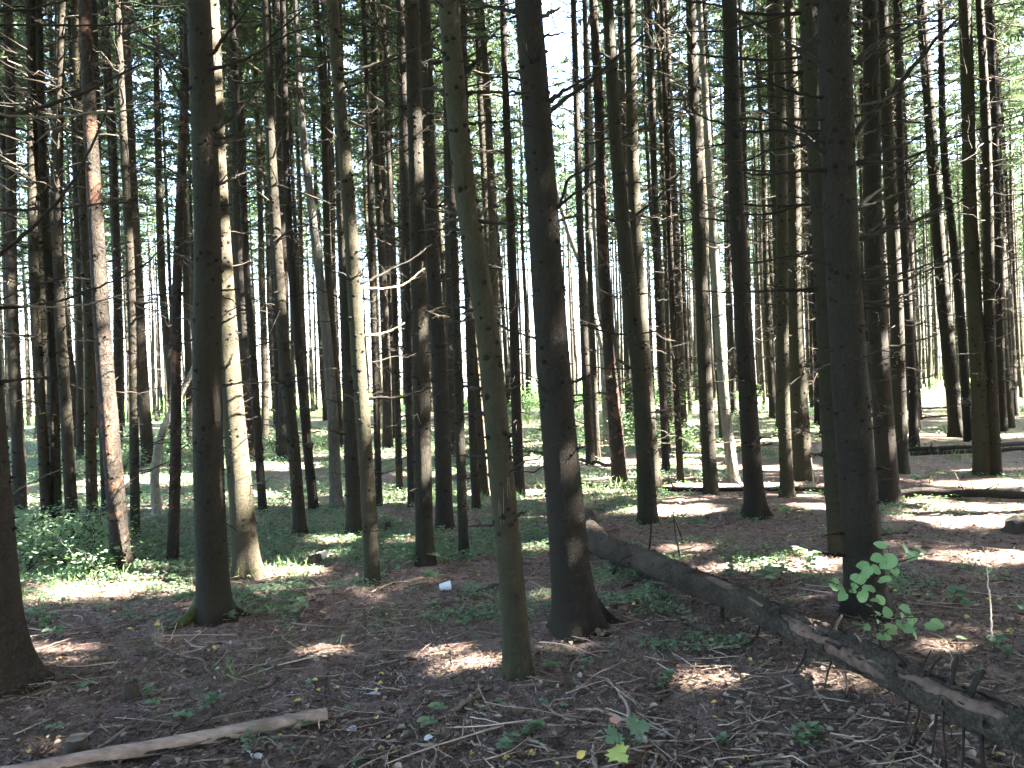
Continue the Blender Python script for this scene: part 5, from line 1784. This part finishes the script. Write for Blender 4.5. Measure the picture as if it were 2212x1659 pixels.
# ------------------------------------------------------------------ sticks on the floor
za_ = lambda x, y: (x / 3, 1290.4 + y / 3)
ze_ = lambda x, y: (737.3 + x / 3, 1290.4 + y / 3)
STICKS = [
 (za_, [(630, 1000), (830, 850), (1000, 780), (1200, 735)], 7, .7), (za_, [(1250, 870), (1380, 760), (1500, 690), (1680, 570)], 6, .2), (za_, [(1310, 295), (1550, 285), (1700, 265), (1850, 240)], 5, .75),
 (za_, [(1000, 295), (1100, 345), (1190, 380), (1330, 410)], 5, .65), (za_, [(50, 690), (250, 620), (420, 570)], 5, .6), (za_, [(0, 750), (300, 730), (510, 670)], 4, .3),
 (za_, [(1480, 955), (1580, 930), (1680, 915), (1850, 895), (2130, 915)], 5, .9), (za_, [(1600, 920), (1800, 945), (1960, 970)], 4, .7), (za_, [(160, 1110), (230, 1000), (320, 870)], 10, .08),
 (za_, [(1740, 435), (1930, 420), (2010, 350)], 5, .3), (za_, [(1785, 715), (1915, 635)], 6, .85), (za_, [(0, 990), (220, 995)], 5, .9), (za_, [(620, 425), (750, 470)], 5, .9), (za_, [(580, 525), (750, 515)], 4, .85),
 (za_, [(1880, 205), (2212, 170)], 5, .5), (za_, [(430, 570), (470, 640)], 6, .6), (za_, [(650, 825), (720, 885)], 4, .8), (za_, [(0, 1075), (200, 1070)], 8, .15),
 (ze_, [(490, 605), (600, 555), (700, 520), (900, 440)], 7, .65), (ze_, [(720, 740), (830, 660), (880, 600), (945, 550)], 10, .6), (ze_, [(520, 840), (620, 790), (720, 740)], 8, .55), (ze_, [(270, 890), (400, 835)], 8, .5), (ze_, [(0, 805), (220, 780)], 6, .8),
 (ze_, [(420, 950), (620, 955)], 6, .9), (ze_, [(750, 915), (900, 960), (1000, 1000)], 8, .7), (ze_, [(1060, 1000), (1130, 1050), (1250, 1110)], 11, .12), (ze_, [(1215, 920), (1430, 1015)], 9, .7), (ze_, [(1330, 830), (1700, 825), (2080, 820)], 7, .85),
 (ze_, [(1310, 685), (1420, 770), (1520, 800)], 7, .85), (ze_, [(1510, 720), (1650, 725), (1750, 760), (1850, 800)], 7, .85), (ze_, [(1735, 535), (1800, 620), (1850, 700), (1860, 830)], 9, .8), (ze_, [(1510, 530), (1600, 590), (1660, 640), (1690, 690)], 6, .8),
 (ze_, [(1650, 930), (1630, 1000), (1660, 1110)], 10, .7), (ze_, [(1480, 935), (1720, 925)], 6, .8), (ze_, [(1300, 345), (1520, 360)], 5, .6), (ze_, [(1220, 560), (1390, 540), (1560, 460)], 5, .5), (ze_, [(570, 80), (680, 35), (780, 25)], 5, .6),
 (ze_, [(30, 525), (160, 480)], 6, .3), (ze_, [(80, 275), (170, 230)], 6, .6), (ze_, [(2050, 1010), (2020, 1110)], 9, .75), (ze_, [(480, 1035), (620, 1090)], 9, .7), (ze_, [(1660, 240), (1830, 190)], 5, .75), (ze_, [(1660, 625), (1790, 570)], 5, .85),
 (ze_, [(1420, 890), (1640, 740)], 6, .1), (ze_, [(240, 910), (360, 975)], 6, .7), (ze_, [(800, 720), (940, 765)], 5, .8), (ze_, [(970, 665), (1150, 645)], 5, .6), (ze_, [(1390, 470), (1450, 430)], 6, .75),
 (zd_, [(290, 615), (450, 700), (700, 750), (1060, 790)], 9, .1), (zd_, [(320, 580), (560, 640), (750, 670)], 5, .85), (zd_, [(860, 605), (950, 740)], 7, .8), (zd_, [(1020, 870), (1100, 790), (1190, 715)], 11, .55), (zd_, [(430, 1085), (700, 1050), (940, 1000), (1200, 920), (1360, 800)], 9, .6),
 (zd_, [(1270, 1110), (1430, 950), (1500, 850), (1530, 740)], 10, .55), (zd_, [(130, 775), (260, 800), (380, 845)], 7, .6), (zd_, [(350, 960), (470, 850), (520, 790)], 7, .7), (zd_, [(980, 925), (1100, 1000), (1270, 1090)], 8, .7), (zd_, [(480, 880), (700, 890), (950, 920)], 5, .8),
 (zd_, [(470, 495), (730, 480)], 5, .75), (zd_, [(270, 600), (450, 590), (590, 565)], 4, .85), (zd_, [(0, 300), (370, 325)], 5, .75), (zd_, [(470, 470), (580, 395)], 5, .9), (zd_, [(965, 900), (1000, 1000), (1020, 1100)], 7, .6), (zd_, [(1380, 900), (1450, 1000)], 9, .6),
 (zd_, [(130, 1045), (210, 1110)], 9, .7), (zd_, [(360, 1100), (430, 1030)], 8, .1), (zd_, [(0, 150), (100, 200), (160, 240)], 7, .1), (zd_, [(1700, 510), (1960, 460)], 5, .9), (zd_, [(2050, 610), (2212, 580)], 5, .8), (zd_, [(1840, 540), (2212, 560)], 4, .8), (zd_, [(1620, 640), (1800, 700), (2000, 720)], 5, .3),
 (zb_, [(1640, 1330), (1850, 1220), (1960, 1195)], 5, .75), (zb_, [(1840, 1350), (1940, 1430), (2120, 1445)], 6, .15), (zb_, [(1870, 1380), (2000, 1450), (2212, 1520)], 6, .15), (zb_, [(1170, 1265), (1390, 1250)], 6, .7), (zb_, [(560, 1450), (680, 1420), (780, 1410)], 6, .3), (zb_, [(190, 1345), (330, 1290), (560, 1280)], 5, .8),
 (zb_, [(1800, 1240), (1960, 1220), (2212, 1215)], 5, .3), (zb_, [(1690, 1150), (1900, 1240)], 5, .2), (zb_, [(1820, 1320), (2020, 1250), (2180, 1255)], 6, .1), (zc_, [(750, 1505), (880, 1450)], 5, .8), (zc_, [(860, 1490), (980, 1480)], 5, .5), (zc_, [(1150, 1650), (1205, 1550)], 6, .8), (zc_, [(200, 1320), (420, 1300)], 4, .3), (zc_, [(560, 1410), (660, 1400)], 5, .9),
]
rk = np.random.default_rng(14)
for zf, pts, w, tn in STICKS:
    px = [zf(*p) for p in pts]
    d0 = gnd(*px[len(px) // 2]).y
    r0 = w * d0 / F / 2
    n = 14
    Dk = path_on_ground(px, r0 + .006, n)
    u = np.linspace(0, 1, n)
    Dk = Dk + rk.normal(0, .35 * r0, Dk.shape)
    ok_ = Dk[n // 2].copy()
    ok_[2] = float(gz(ok_[0], ok_[1]))
    gg = Geo()
    rr = r0 * (1 - .45 * (u if rk.random() < .5 else 1 - u)) * (1 + .12 * rk.normal(0, 1, n))
    gg.tubes(Dk - ok_, rr[None], 7, True, tn)
    L = np.linalg.norm(Dk[-1] - Dk[0])
    for q in range(int(L * 5)):
        i = int(rk.integers(2, n - 1))
        dv = nrm(np.array([rk.normal(), rk.normal(), abs(rk.normal()) * .35]))
        v3 = np.linspace(0, 1, 3)
        gg.tubes(Dk[i] + dv * (v3 * rk.uniform(.02, .12))[:, None] - ok_, (r0 * .4 * (1 - .6 * v3))[None], 4, False, tn)
    o = link('fallen_stick', gg.mesh('fallen_stick', M['stick'], True), None, ok_)
    if tn > .6:
        tag(o, 'pale dry stick lying on the brown needle litter', 'stick', 'pale sticks on the forest floor')
    elif tn > .25:
        tag(o, 'brown weathered stick lying on the brown needle litter', 'stick', 'brown sticks on the forest floor')
    else:
        tag(o, 'dark damp stick lying on the brown needle litter', 'stick', 'dark sticks on the forest floor')

# ------------------------------------------------------------------ litter that nobody could count
def scatter_view(n, d0, d1, seed, power=1.0, umin=-.72, umax=.72):
    """points over the floor in front of the viewpoint, denser nearby"""
    r2 = np.random.default_rng(seed)
    f = r2.random(n)
    y = d0 * (d1 / d0) ** (f ** power)
    x = r2.uniform(umin, umax, n) * y
    return x, y, r2


x, y, r2 = scatter_view(13000, 2.3, 11, 91)
N = len(x)
L = r2.uniform(.015, .075, N) * np.where(r2.random(N) < .10, 2.6, 1)
az = r2.uniform(0, 6.283, N)
d_ = np.stack([np.cos(az), np.sin(az), r2.normal(0, .12, N)], 1)
c = np.stack([x, y, gz(x, y) + r2.uniform(.004, .022, N)], 1)
bend = r2.normal(0, .08, (N, 3)) * L[:, None]
P = np.stack([c - d_ * L[:, None] / 2, c + bend, c + d_ * L[:, None] / 2], 1)
R = (r2.uniform(.0009, .0026, N) * (1 + L * 6))[:, None] * np.array([[1, .9, .6]])
gg = Geo()
gg.tubes(P, R, 3, False, np.clip(r2.beta(.9, 1.2, N), 0, 1))
for nst, lo, hi, ra, rb2, y1 in ((1500, .10, .30, .0018, .0040, 9), (150, .3, .65, .003, .0055, 9)):
    x, y, r2 = scatter_view(nst, 2.4, y1, 95 + nst)
    L = r2.uniform(lo, hi, nst)
    az = r2.uniform(0, 6.283, nst)
    t5 = np.linspace(-.5, .5, 6)
    bow = r2.normal(0, .05, nst)
    X = x[:, None] + np.cos(az)[:, None] * L[:, None] * t5 - np.sin(az)[:, None] * (bow * L)[:, None] * (t5 * 2) ** 2 + r2.normal(0, .004, (nst, 6))
    Y = y[:, None] + np.sin(az)[:, None] * L[:, None] * t5 + np.cos(az)[:, None] * (bow * L)[:, None] * (t5 * 2) ** 2 + r2.normal(0, .004, (nst, 6))
    Z = gz(X, Y) + .016 + r2.uniform(0, .02, nst)[:, None] + r2.normal(0, .06, nst)[:, None] * L[:, None] * t5
    gg.tubes(np.stack([X, Y, Z], -1), r2.uniform(ra, rb2, nst)[:, None] * np.linspace(1, .6, 6)[None], 4, True, np.clip(r2.beta(1.6, 1.2, nst), 0, .95))
o = stuff(link('twig_litter', gg.mesh('twig_litter', M['litter_twig'])))
tag(o, 'scattered thin dead twigs covering the brown forest floor', 'litter')

x, y, r2 = scatter_view(110000, 2.3, 11, 90)
N = len(x)
az = r2.uniform(0, 6.283, N)
L = r2.uniform(.010, .045, N)
d_ = np.stack([np.cos(az), np.sin(az), r2.normal(0, .22, N)], 1)
c = np.stack([x, y, gz(x, y) + r2.uniform(.004, .020, N)], 1)
sd = np.stack([-np.sin(az), np.cos(az), r2.normal(0, .4, N)], 1) * (r2.uniform(.0010, .0034, N) * (1 + (y - 2.3) * .14))[:, None]
gg = Geo()
gg.slivers(c - d_ * L[:, None] / 2, c + d_ * L[:, None] / 2, sd, np.clip(r2.beta(.8, 1.6, N), 0, 1))
o = stuff(link('needle_litter', gg.mesh('needle_litter', M['litter_twig'])))
tag(o, 'brown needles and bark crumbs carpeting the forest floor', 'litter')

x, y, r2 = scatter_view(11000, 2.3, 14, 92)
N = len(x)
az = r2.uniform(0, 6.283, N)
d_ = np.stack([np.cos(az), np.sin(az), r2.normal(0, .25, N)], 1)
nn = nrm(np.stack([r2.normal(0, .35, N), r2.normal(0, .35, N), np.ones(N)], 1))
c = np.stack([x, y, gz(x, y) + r2.uniform(.012, .025, N)], 1)
L = r2.uniform(.012, .05, N)
gg = Geo()
tn = r2.random(N)
tn = np.where(tn < .66, tn * .7, np.where(tn < .96, .55 + (tn - .66) * .9, 1.0))
gg.leaves(c, d_, nn, L, L * r2.uniform(.25, .5, N), tn, .5)
o = stuff(link('leaf_litter', gg.mesh('leaf_litter', M['dry_leaf'])))
tag(o, 'small dry curled leaves and bark chips strewn over the floor', 'litter')

# spruce cones
gg = Geo()
u = np.linspace(0, 1, 26)
prof = .013 * np.sin(np.pi * np.clip(u * .92 + .06, 0, 1)) ** .6 * (1 + .25 * (np.arange(26) % 2))
gg.tubes(np.stack([u * .085 - .042, 0 * u, 0 * u], 1), prof[None], 10, True, r2.random(260))
cone_me = gg.mesh('spruce_cone', M['cone'])
for q in range(26):
    yy = 2.6 * (7 / 2.6) ** r2.random()
    xx = r2.uniform(-.6, .6) * yy
    o = link('spruce_cone', cone_me, None, (xx, yy, float(gz(xx, yy)) + .014), (r2.uniform(0, 6), r2.normal(0, .15), r2.uniform(0, 6.28)))
    o.scale = [r2.uniform(.7, 1.1)] * 3
    tag(o, 'brown spruce cone lying on the needle litter', 'cone', 'cones on the forest floor')

# single leaves that catch the eye
for n_, (px, py, sz, mk, lab) in enumerate(((1015, 1628, 17, 'yellow_fallen', 'yellow fallen leaf'), (1346, 1425, 14, 'yellow_fallen', 'yellow fallen leaf'), (842, 1592, 13, 'yellow_fallen', 'yellow fallen leaf'), (597, 1590, 18, 'yellow_fallen', 'yellow fallen leaf'),
        (792, 1500, 36, 'pale_fallen', 'pale'), (915, 1422, 20, 'pale_fallen', 'pale'), (1108, 1521, 17, 'pale_fallen', 'pale'), (1228, 1622, 20, 'pale_fallen', 'pale'), (1278, 1518, 14, 'pale_fallen', 'pale'), (1443, 1581, 26, 'pale_fallen', 'pale'), (915, 1598, 22, 'pale_fallen', 'pale'), (1175, 1312, 12, 'pale_fallen', 'pale'), (750, 1573, 26, 'pale_fallen', 'pale'), (707, 1337, 12, 'pale_fallen', 'pale'), (97, 1566, 14, 'pale_fallen', 'pale'), (545, 1632, 34, 'pale_fallen', 'pale'), (563, 1640, 30, 'pale_fallen', 'pale'), (475, 1443, 12, 'pale_fallen', 'pale'), (1560, 1500, 16, 'pale_fallen', 'pale'))):
    if mk not in M:
        k = NT(mk)
        k.col((.50, .36, .10) if mk == 'yellow_fallen' else (.40, .39, .40), .7)
        M[mk] = k.m
        HZ.append(leaf_mesh('fallen_leaf', M[mk], 0, 14, 3, .3))
        M[mk + '_me'] = HZ.pop()
    p = gnd(px, py, .015)
    sz = sz * p.y / F
    o = link('fallen_leaf', M[mk + '_me'], None, p, (rk.normal(0, .35), rk.normal(0, .3), rk.uniform(0, 6.28)), (sz, sz, sz))
    if mk == 'yellow_fallen':
        tag(o, 'yellow fallen leaf on the dark litter', 'leaf', 'yellow leaves on the floor')
    else:
        tag(o, 'pale greyish dead leaf lying on the dark litter', 'leaf', 'pale leaves on the floor')


# ------------------------------------------------------------------ seedlings and undergrowth
def seedling_mesh(name, seed, nst, nleaf, h, ll, wide=.5):
    r2 = np.random.default_rng(seed)
    gg2 = Geo()
    gs = Geo()
    for s_ in range(nst):
        a = r2.uniform(0, 6.28)
        lean = r2.uniform(.1, .6)
        u = np.linspace(0, 1, 5)
        hh = h * r2.uniform(.6, 1.1)
        P = np.stack([np.cos(a) * lean * hh * u ** 1.4, np.sin(a) * lean * hh * u ** 1.4, hh * u], 1)
        gs.tubes(P, np.linspace(.0016, .0008, 5)[None], 3, False, .6)
        for q in range(nleaf):
            f = r2.uniform(.45, 1)
            b = np.array([np.interp(f, u, P[:, i]) for i in range(3)])
            aa = a + q * 2.4 + r2.normal(0, .3)
            dv = np.array([math.cos(aa), math.sin(aa), r2.uniform(-.15, .25)])
            nv = np.array([r2.normal(0, .25), r2.normal(0, .25), 1.0])
            l = ll * r2.uniform(.6, 1.15)
            gg2.leaves(b[None], dv[None], nv[None], l, l * wide, r2.uniform(.1, .9, 1), .15)
    gl = Geo()
    V = np.concatenate(gg2.V); gl.add(V, np.concatenate(gg2.Q), None, np.concatenate(gg2.A))
    return gl.mesh(name, M['leaf']), gs.mesh('stem', M['twig'])


SEED = [seedling_mesh('leaves', 300 + i, *a) for i, a in enumerate(((1, 4, .07, .05), (2, 4, .09, .055), (3, 4, .10, .045, .38), (4, 5, .12, .05), (2, 5, .14, .07, .35), (5, 4, .08, .035)))]
SPOT = [(185, 1492, 1, 1.1), (322, 1512, 3, 1.0), (335, 1530, 1, .9), (400, 1558, 1, 1.0), (462, 1532, 3, 1.1), (440, 1540, 1, .8), (640, 1572, 1, 1.), (662, 1575, 0, 1.2), (470, 1607, 1, .9), (935, 1580, 0, 1.7), (957, 1548, 0, 1.7), (1180, 1452, 3, .9), (1200, 1446, 1, .8),
        (1270, 1440, 1, .9), (1250, 1452, 0, .9), (1640, 1456, 0, .6), (1725, 1610, 5, 1.2), (1755, 1605, 3, 1.2), (1738, 1618, 5, 1.), (1560, 1615, 3, .8), (1445, 1478, 3, 1.), (1430, 1490, 5, 1.), (1145, 1592, 5, 1.2), (1165, 1585, 5, 1.), (1090, 1632, 3, .9), (1110, 1615, 5, .9),
        (452, 1606, 0, 1.), (120, 1582, 1, .8), (660, 1325, 4, 1.5), (640, 1335, 4, 1.2), (720, 1285, 3, 1.4), (1500, 1400, 0, 1.), (1490, 1385, 4, .9), (1580, 1258, 3, 1.6), (1640, 1275, 4, 1.6), (1665, 1262, 4, 1.5), (1690, 1250, 3, 1.4), (1730, 1215, 4, 1.8), (1745, 1240, 4, 1.6), (1760, 1225, 4, 1.5),
        (2058, 1310, 4, 1.6), (2075, 1302, 3, 1.4), (2090, 1320, 3, 1.), (2148, 1408, 5, 1.3), (2160, 1400, 3, 1.1), (2175, 1425, 3, 1.), (2205, 1330, 1, 1.4), (2085, 1390, 0, 1.), (1560, 1330, 1, .8), (1485, 1345, 1, .8), (940, 1262, 4, 1.6), (925, 1258, 3, 1.4), (935, 1312, 1, 1.2), (1000, 1355, 1, .9), (860, 1235, 1, 1.),
        (2120, 1018, 4, 2.6), (2140, 1015, 4, 2.4), (2008, 1046, 4, 2.6), (1990, 1052, 4, 2.2), (900, 1225, 4, 1.9), (925, 1222, 4, 1.8), (880, 1228, 4, 1.4), (1690, 1075, 4, 1.8), (1700, 1120, 4, 2.), (1720, 1125, 4, 1.8), (990, 1120, 4, 2.4), (970, 1140, 4, 2.), (560, 1330, 1, .9), (500, 1345, 3, 1.1), (1790, 1275, 1, 1.2), (1660, 1240, 3, 1.), (1100, 1600, 1, .7),
        (80, 1345, 5, 1.8), (60, 1352, 5, 1.7), (110, 1350, 5, 1.5), (40, 1360, 5, 1.6), (95, 1362, 5, 1.4), (120, 1378, 1, 1.4), (1225, 1412, 0, .8), (1390, 1395, 0, .7), (1318, 1405, 1, .7), (1560, 1655, 0, .7), (1805, 1395, 4, .9), (2010, 1300, 1, .9)]
rp = np.random.default_rng(61)


def put_seedling(p, var, sc, lab, grp):
    sc *= .8
    root = link('seedling', SEED[var][0], None, p, (0, 0, rp.uniform(0, 6.28)), (sc, sc, sc))
    link('stem', SEED[var][1], root)
    tag(root, lab, 'seedling', grp)


for x, y, v, sc in SPOT:
    put_seedling(gnd(x, y), v, sc, 'small green leafy seedling growing from the needle litter', 'seedlings on the forest floor')
for q in range(110):
    yy = 2.7 * (11 / 2.7) ** rp.random()
    uu = rp.uniform(-.68, .68)
    put_seedling((uu * yy, yy, float(gz(uu * yy, yy))), int(rp.integers(0, 6)), rp.uniform(.3, .65) * (1 if yy < 5 else 1.35), 'small green leafy seedling growing from the needle litter', 'seedlings on the forest floor')

# low green cover: thicker to the left and further back
x, y, r2 = scatter_view(95000, 3.6, 36, 93)
u = x / y
pix = 1106 + u * F
dens = np.clip((y - 2.6) / 5.2, 0, 1)
dens = dens * np.interp(u, [-.7, -.45, -.2, .1, .3, .38, .45, .7], [.88, .86, .76, .70, .60, .44, .34, .30])
dens = np.where((u > .34) & (y > 13), dens + np.clip((y - 20) / 15, 0, .9) * (np.abs(u - .55) > .06), dens)
pat = .5 + .5 * vnoise(x * .9 + 5, y * .9) + .35 * vnoise(x * 3.1, y * 3.1)
thr = 1.02 - dens * .95
keep = (pat > thr) & (r2.random(len(x)) < .25 + .75 * dens)
x, y = x[keep], y[keep]
N = len(x)
print('cover plants', N)
nl = 6
X, Y = np.repeat(x, nl), np.repeat(y, nl)
K = N * nl
hgt = np.repeat(r2.uniform(.015, .075, N) * (1 + np.clip((y - 8) / 10, 0, 1.4)), nl)
az = r2.uniform(0, 6.283, K)
sp = r2.uniform(0, .06, K) * (1 + np.clip((Y - 6) / 14, 0, 1.5))
X = X + np.cos(az) * sp
Y = Y + np.sin(az) * sp
c = np.stack([X, Y, gz(X, Y) + hgt * r2.uniform(.25, 1.0, K)], 1)
d_ = np.stack([np.cos(az), np.sin(az), r2.normal(0, .3, K)], 1)
nn = nrm(np.stack([r2.normal(0, .4, K), r2.normal(0, .4, K), np.ones(K)], 1))
L = r2.uniform(.014, .032, K) * (1 + np.clip((Y - 6) / 12, 0, 1.5))
tn = np.clip(np.repeat(r2.normal(.42, .2, N), nl) + r2.normal(0, .12, K), 0, 1)
gg = Geo()
wd = L * r2.uniform(.3, .5, K)
nr = Y < 9
gg.leaves(c[nr], d_[nr], nn[nr], L[nr], wd[nr], tn[nr], .2)
fr = ~nr
gg.kites(c[fr], c[fr] + nrm(d_[fr]) * L[fr][:, None], nrm(np.cross(nn[fr], d_[fr])) * wd[fr][:, None] * .9, tn[fr])
o = stuff(link('ground_cover', gg.mesh('ground_cover', M['leaf'])))
tag(o, 'low carpet of small green leaves spreading between the trunks', 'ground cover')

# grass tufts
x, y, r2 = scatter_view(9000, 4.2, 22, 94, 1.0, -.72, .72)
pat = vnoise(x * .55 + 3, y * .55 + 8) + .3 * vnoise(x * 2, y * 2)
kp = (pat > np.interp(x / y, [-.7, -.2, .3, .7], [.3, .5, .75, .75])) & (r2.random(len(x)) < np.clip((y - 3.5) / 8, .15, 1))
x, y = x[kp], y[kp]
N = len(x)
nb = 5
X, Y = np.repeat(x, nb) + r2.normal(0, .03, N * nb), np.repeat(y, nb) + r2.normal(0, .03, N * nb)
b = np.stack([X, Y, gz(X, Y)], 1)
h = r2.uniform(.05, .16, N * nb) * (1 + np.clip((Y - 6) / 15, 0, 1))
dv = np.stack([r2.normal(0, .45, N * nb), r2.normal(0, .45, N * nb), np.ones(N * nb)], 1)
az = r2.uniform(0, 6.28, N * nb)
w = np.stack([np.cos(az), np.sin(az), 0 * az], 1) * (.0022 * (1 + np.clip((Y - 5) / 8, 0, 2)))[:, None]
gg = Geo()
gg.kites(b, b + dv * h[:, None], w, r2.random(N * nb))
o = stuff(link('grass', gg.mesh('grass', M['grass'])))
tag(o, 'sparse thin grass blades among the litter', 'grass')


# leafy shrubs of the understorey
def shrub_mesh(seed, h, r, nst, nlf, ll):
    r2 = np.random.default_rng(seed)
    gl, gs = Geo(), Geo()
    for s_ in range(nst):
        a = r2.uniform(0, 6.28)
        u = np.linspace(0, 1, 7)
        hh = h * r2.uniform(.55, 1.05)
        rr = r * r2.uniform(.3, 1.0)
        P = np.stack([np.cos(a) * rr * u ** 1.3, np.sin(a) * rr * u ** 1.3, hh * u], 1) + r2.normal(0, .02, (7, 3)) * u[:, None]
        gs.tubes(P, np.linspace(.008, .002, 7)[None], 4, False, .3)
        f = r2.uniform(.22, 1, nlf)
        b = np.stack([np.interp(f, u, P[:, i]) for i in range(3)], 1)
        off = r2.normal(0, 1, (nlf, 3)) * np.array([1, 1, .35]) * r * .30
        b = b + off
        aa = np.arctan2(off[:, 1], off[:, 0]) + r2.normal(0, .6, nlf)
        dv = np.stack([np.cos(aa), np.sin(aa), r2.normal(-.1, .25, nlf)], 1)
        nv = np.stack([r2.normal(0, .3, nlf), r2.normal(0, .3, nlf), np.ones(nlf)], 1)
        l = ll * r2.uniform(.6, 1.2, nlf)
        gl.leaves(b, dv, nv, l, l * .42, np.clip(r2.normal(.5, .22, nlf), 0, 1), .15)
    return gl.mesh('foliage', M['shrub']), gs.mesh('stems', M['twig'])


SHR = [shrub_mesh(800 + i, *a) for i, a in enumerate(((.34, .35, 8, 45, .045), (.55, .45, 8, 60, .05), (1.1, .55, 6, 100, .075), (.38, .5, 10, 45, .045), (1.7, .7, 5, 140, .085)))]
SH = []
# near-left thicket
for px, py, v, sc in ((190, 1240, 0, 1.0), (150, 1228, 3, 1.0), (110, 1215, 1, .8), (60, 1232, 0, .9), (215, 1215, 1, .8), (225, 1180, 1, .9), (130, 1190, 3, 1.1), (70, 1190, 1, .8), (35, 1170, 3, 1.2), (180, 1175, 3, 1.1), (30, 1215, 3, .9), (215, 1245, 0, .8)):
    SH.append((gnd(px, py), v, sc, 'n'))
for q in range(150):
    yy = rp.uniform(13, 40)
    uu = rp.uniform(-.66, .34)
    if rp.random() < .35:
        uu = rp.uniform(-.05, .3)
    if yy < 16 and uu > -.3:
        continue
    if vnoise(uu * 9 + 2, yy * .22) < -.15:
        continue
    SH.append((Vector((uu * yy, yy, float(gz(uu * yy, yy)))), int(rp.choice([0, 1, 2, 3, 4], p=[.28, .32, .12, .22, .06])), rp.uniform(.8, 1.25), 'f'))
for q in range(16):
    yy = rp.uniform(36, 60)
    uu = rp.uniform(.36, .68)
    SH.append((Vector((uu * yy, yy, float(gz(uu * yy, yy)))), int(rp.integers(0, 4)), rp.uniform(.8, 1.2), 'r'))
for p, v, sc, kd in SH:
    root = link('leafy_shrub', None, None, p, (0, 0, rp.uniform(0, 6.28)), (sc, sc, sc))
    link('foliage', SHR[v][0], root)
    link('stems', SHR[v][1], root)
    if kd == 'n':
        tag(root, 'leafy green plant in the thicket beside the peeling reddish spruce', 'shrub', 'plants of the thicket')
    elif kd == 'f':
        tag(root, 'light green leafy shrub growing under the middle and far spruces', 'shrub', 'understorey shrubs')
    else:
        tag(root, 'low green shrub at the far end of the bare path', 'shrub', 'shrubs at the path end')
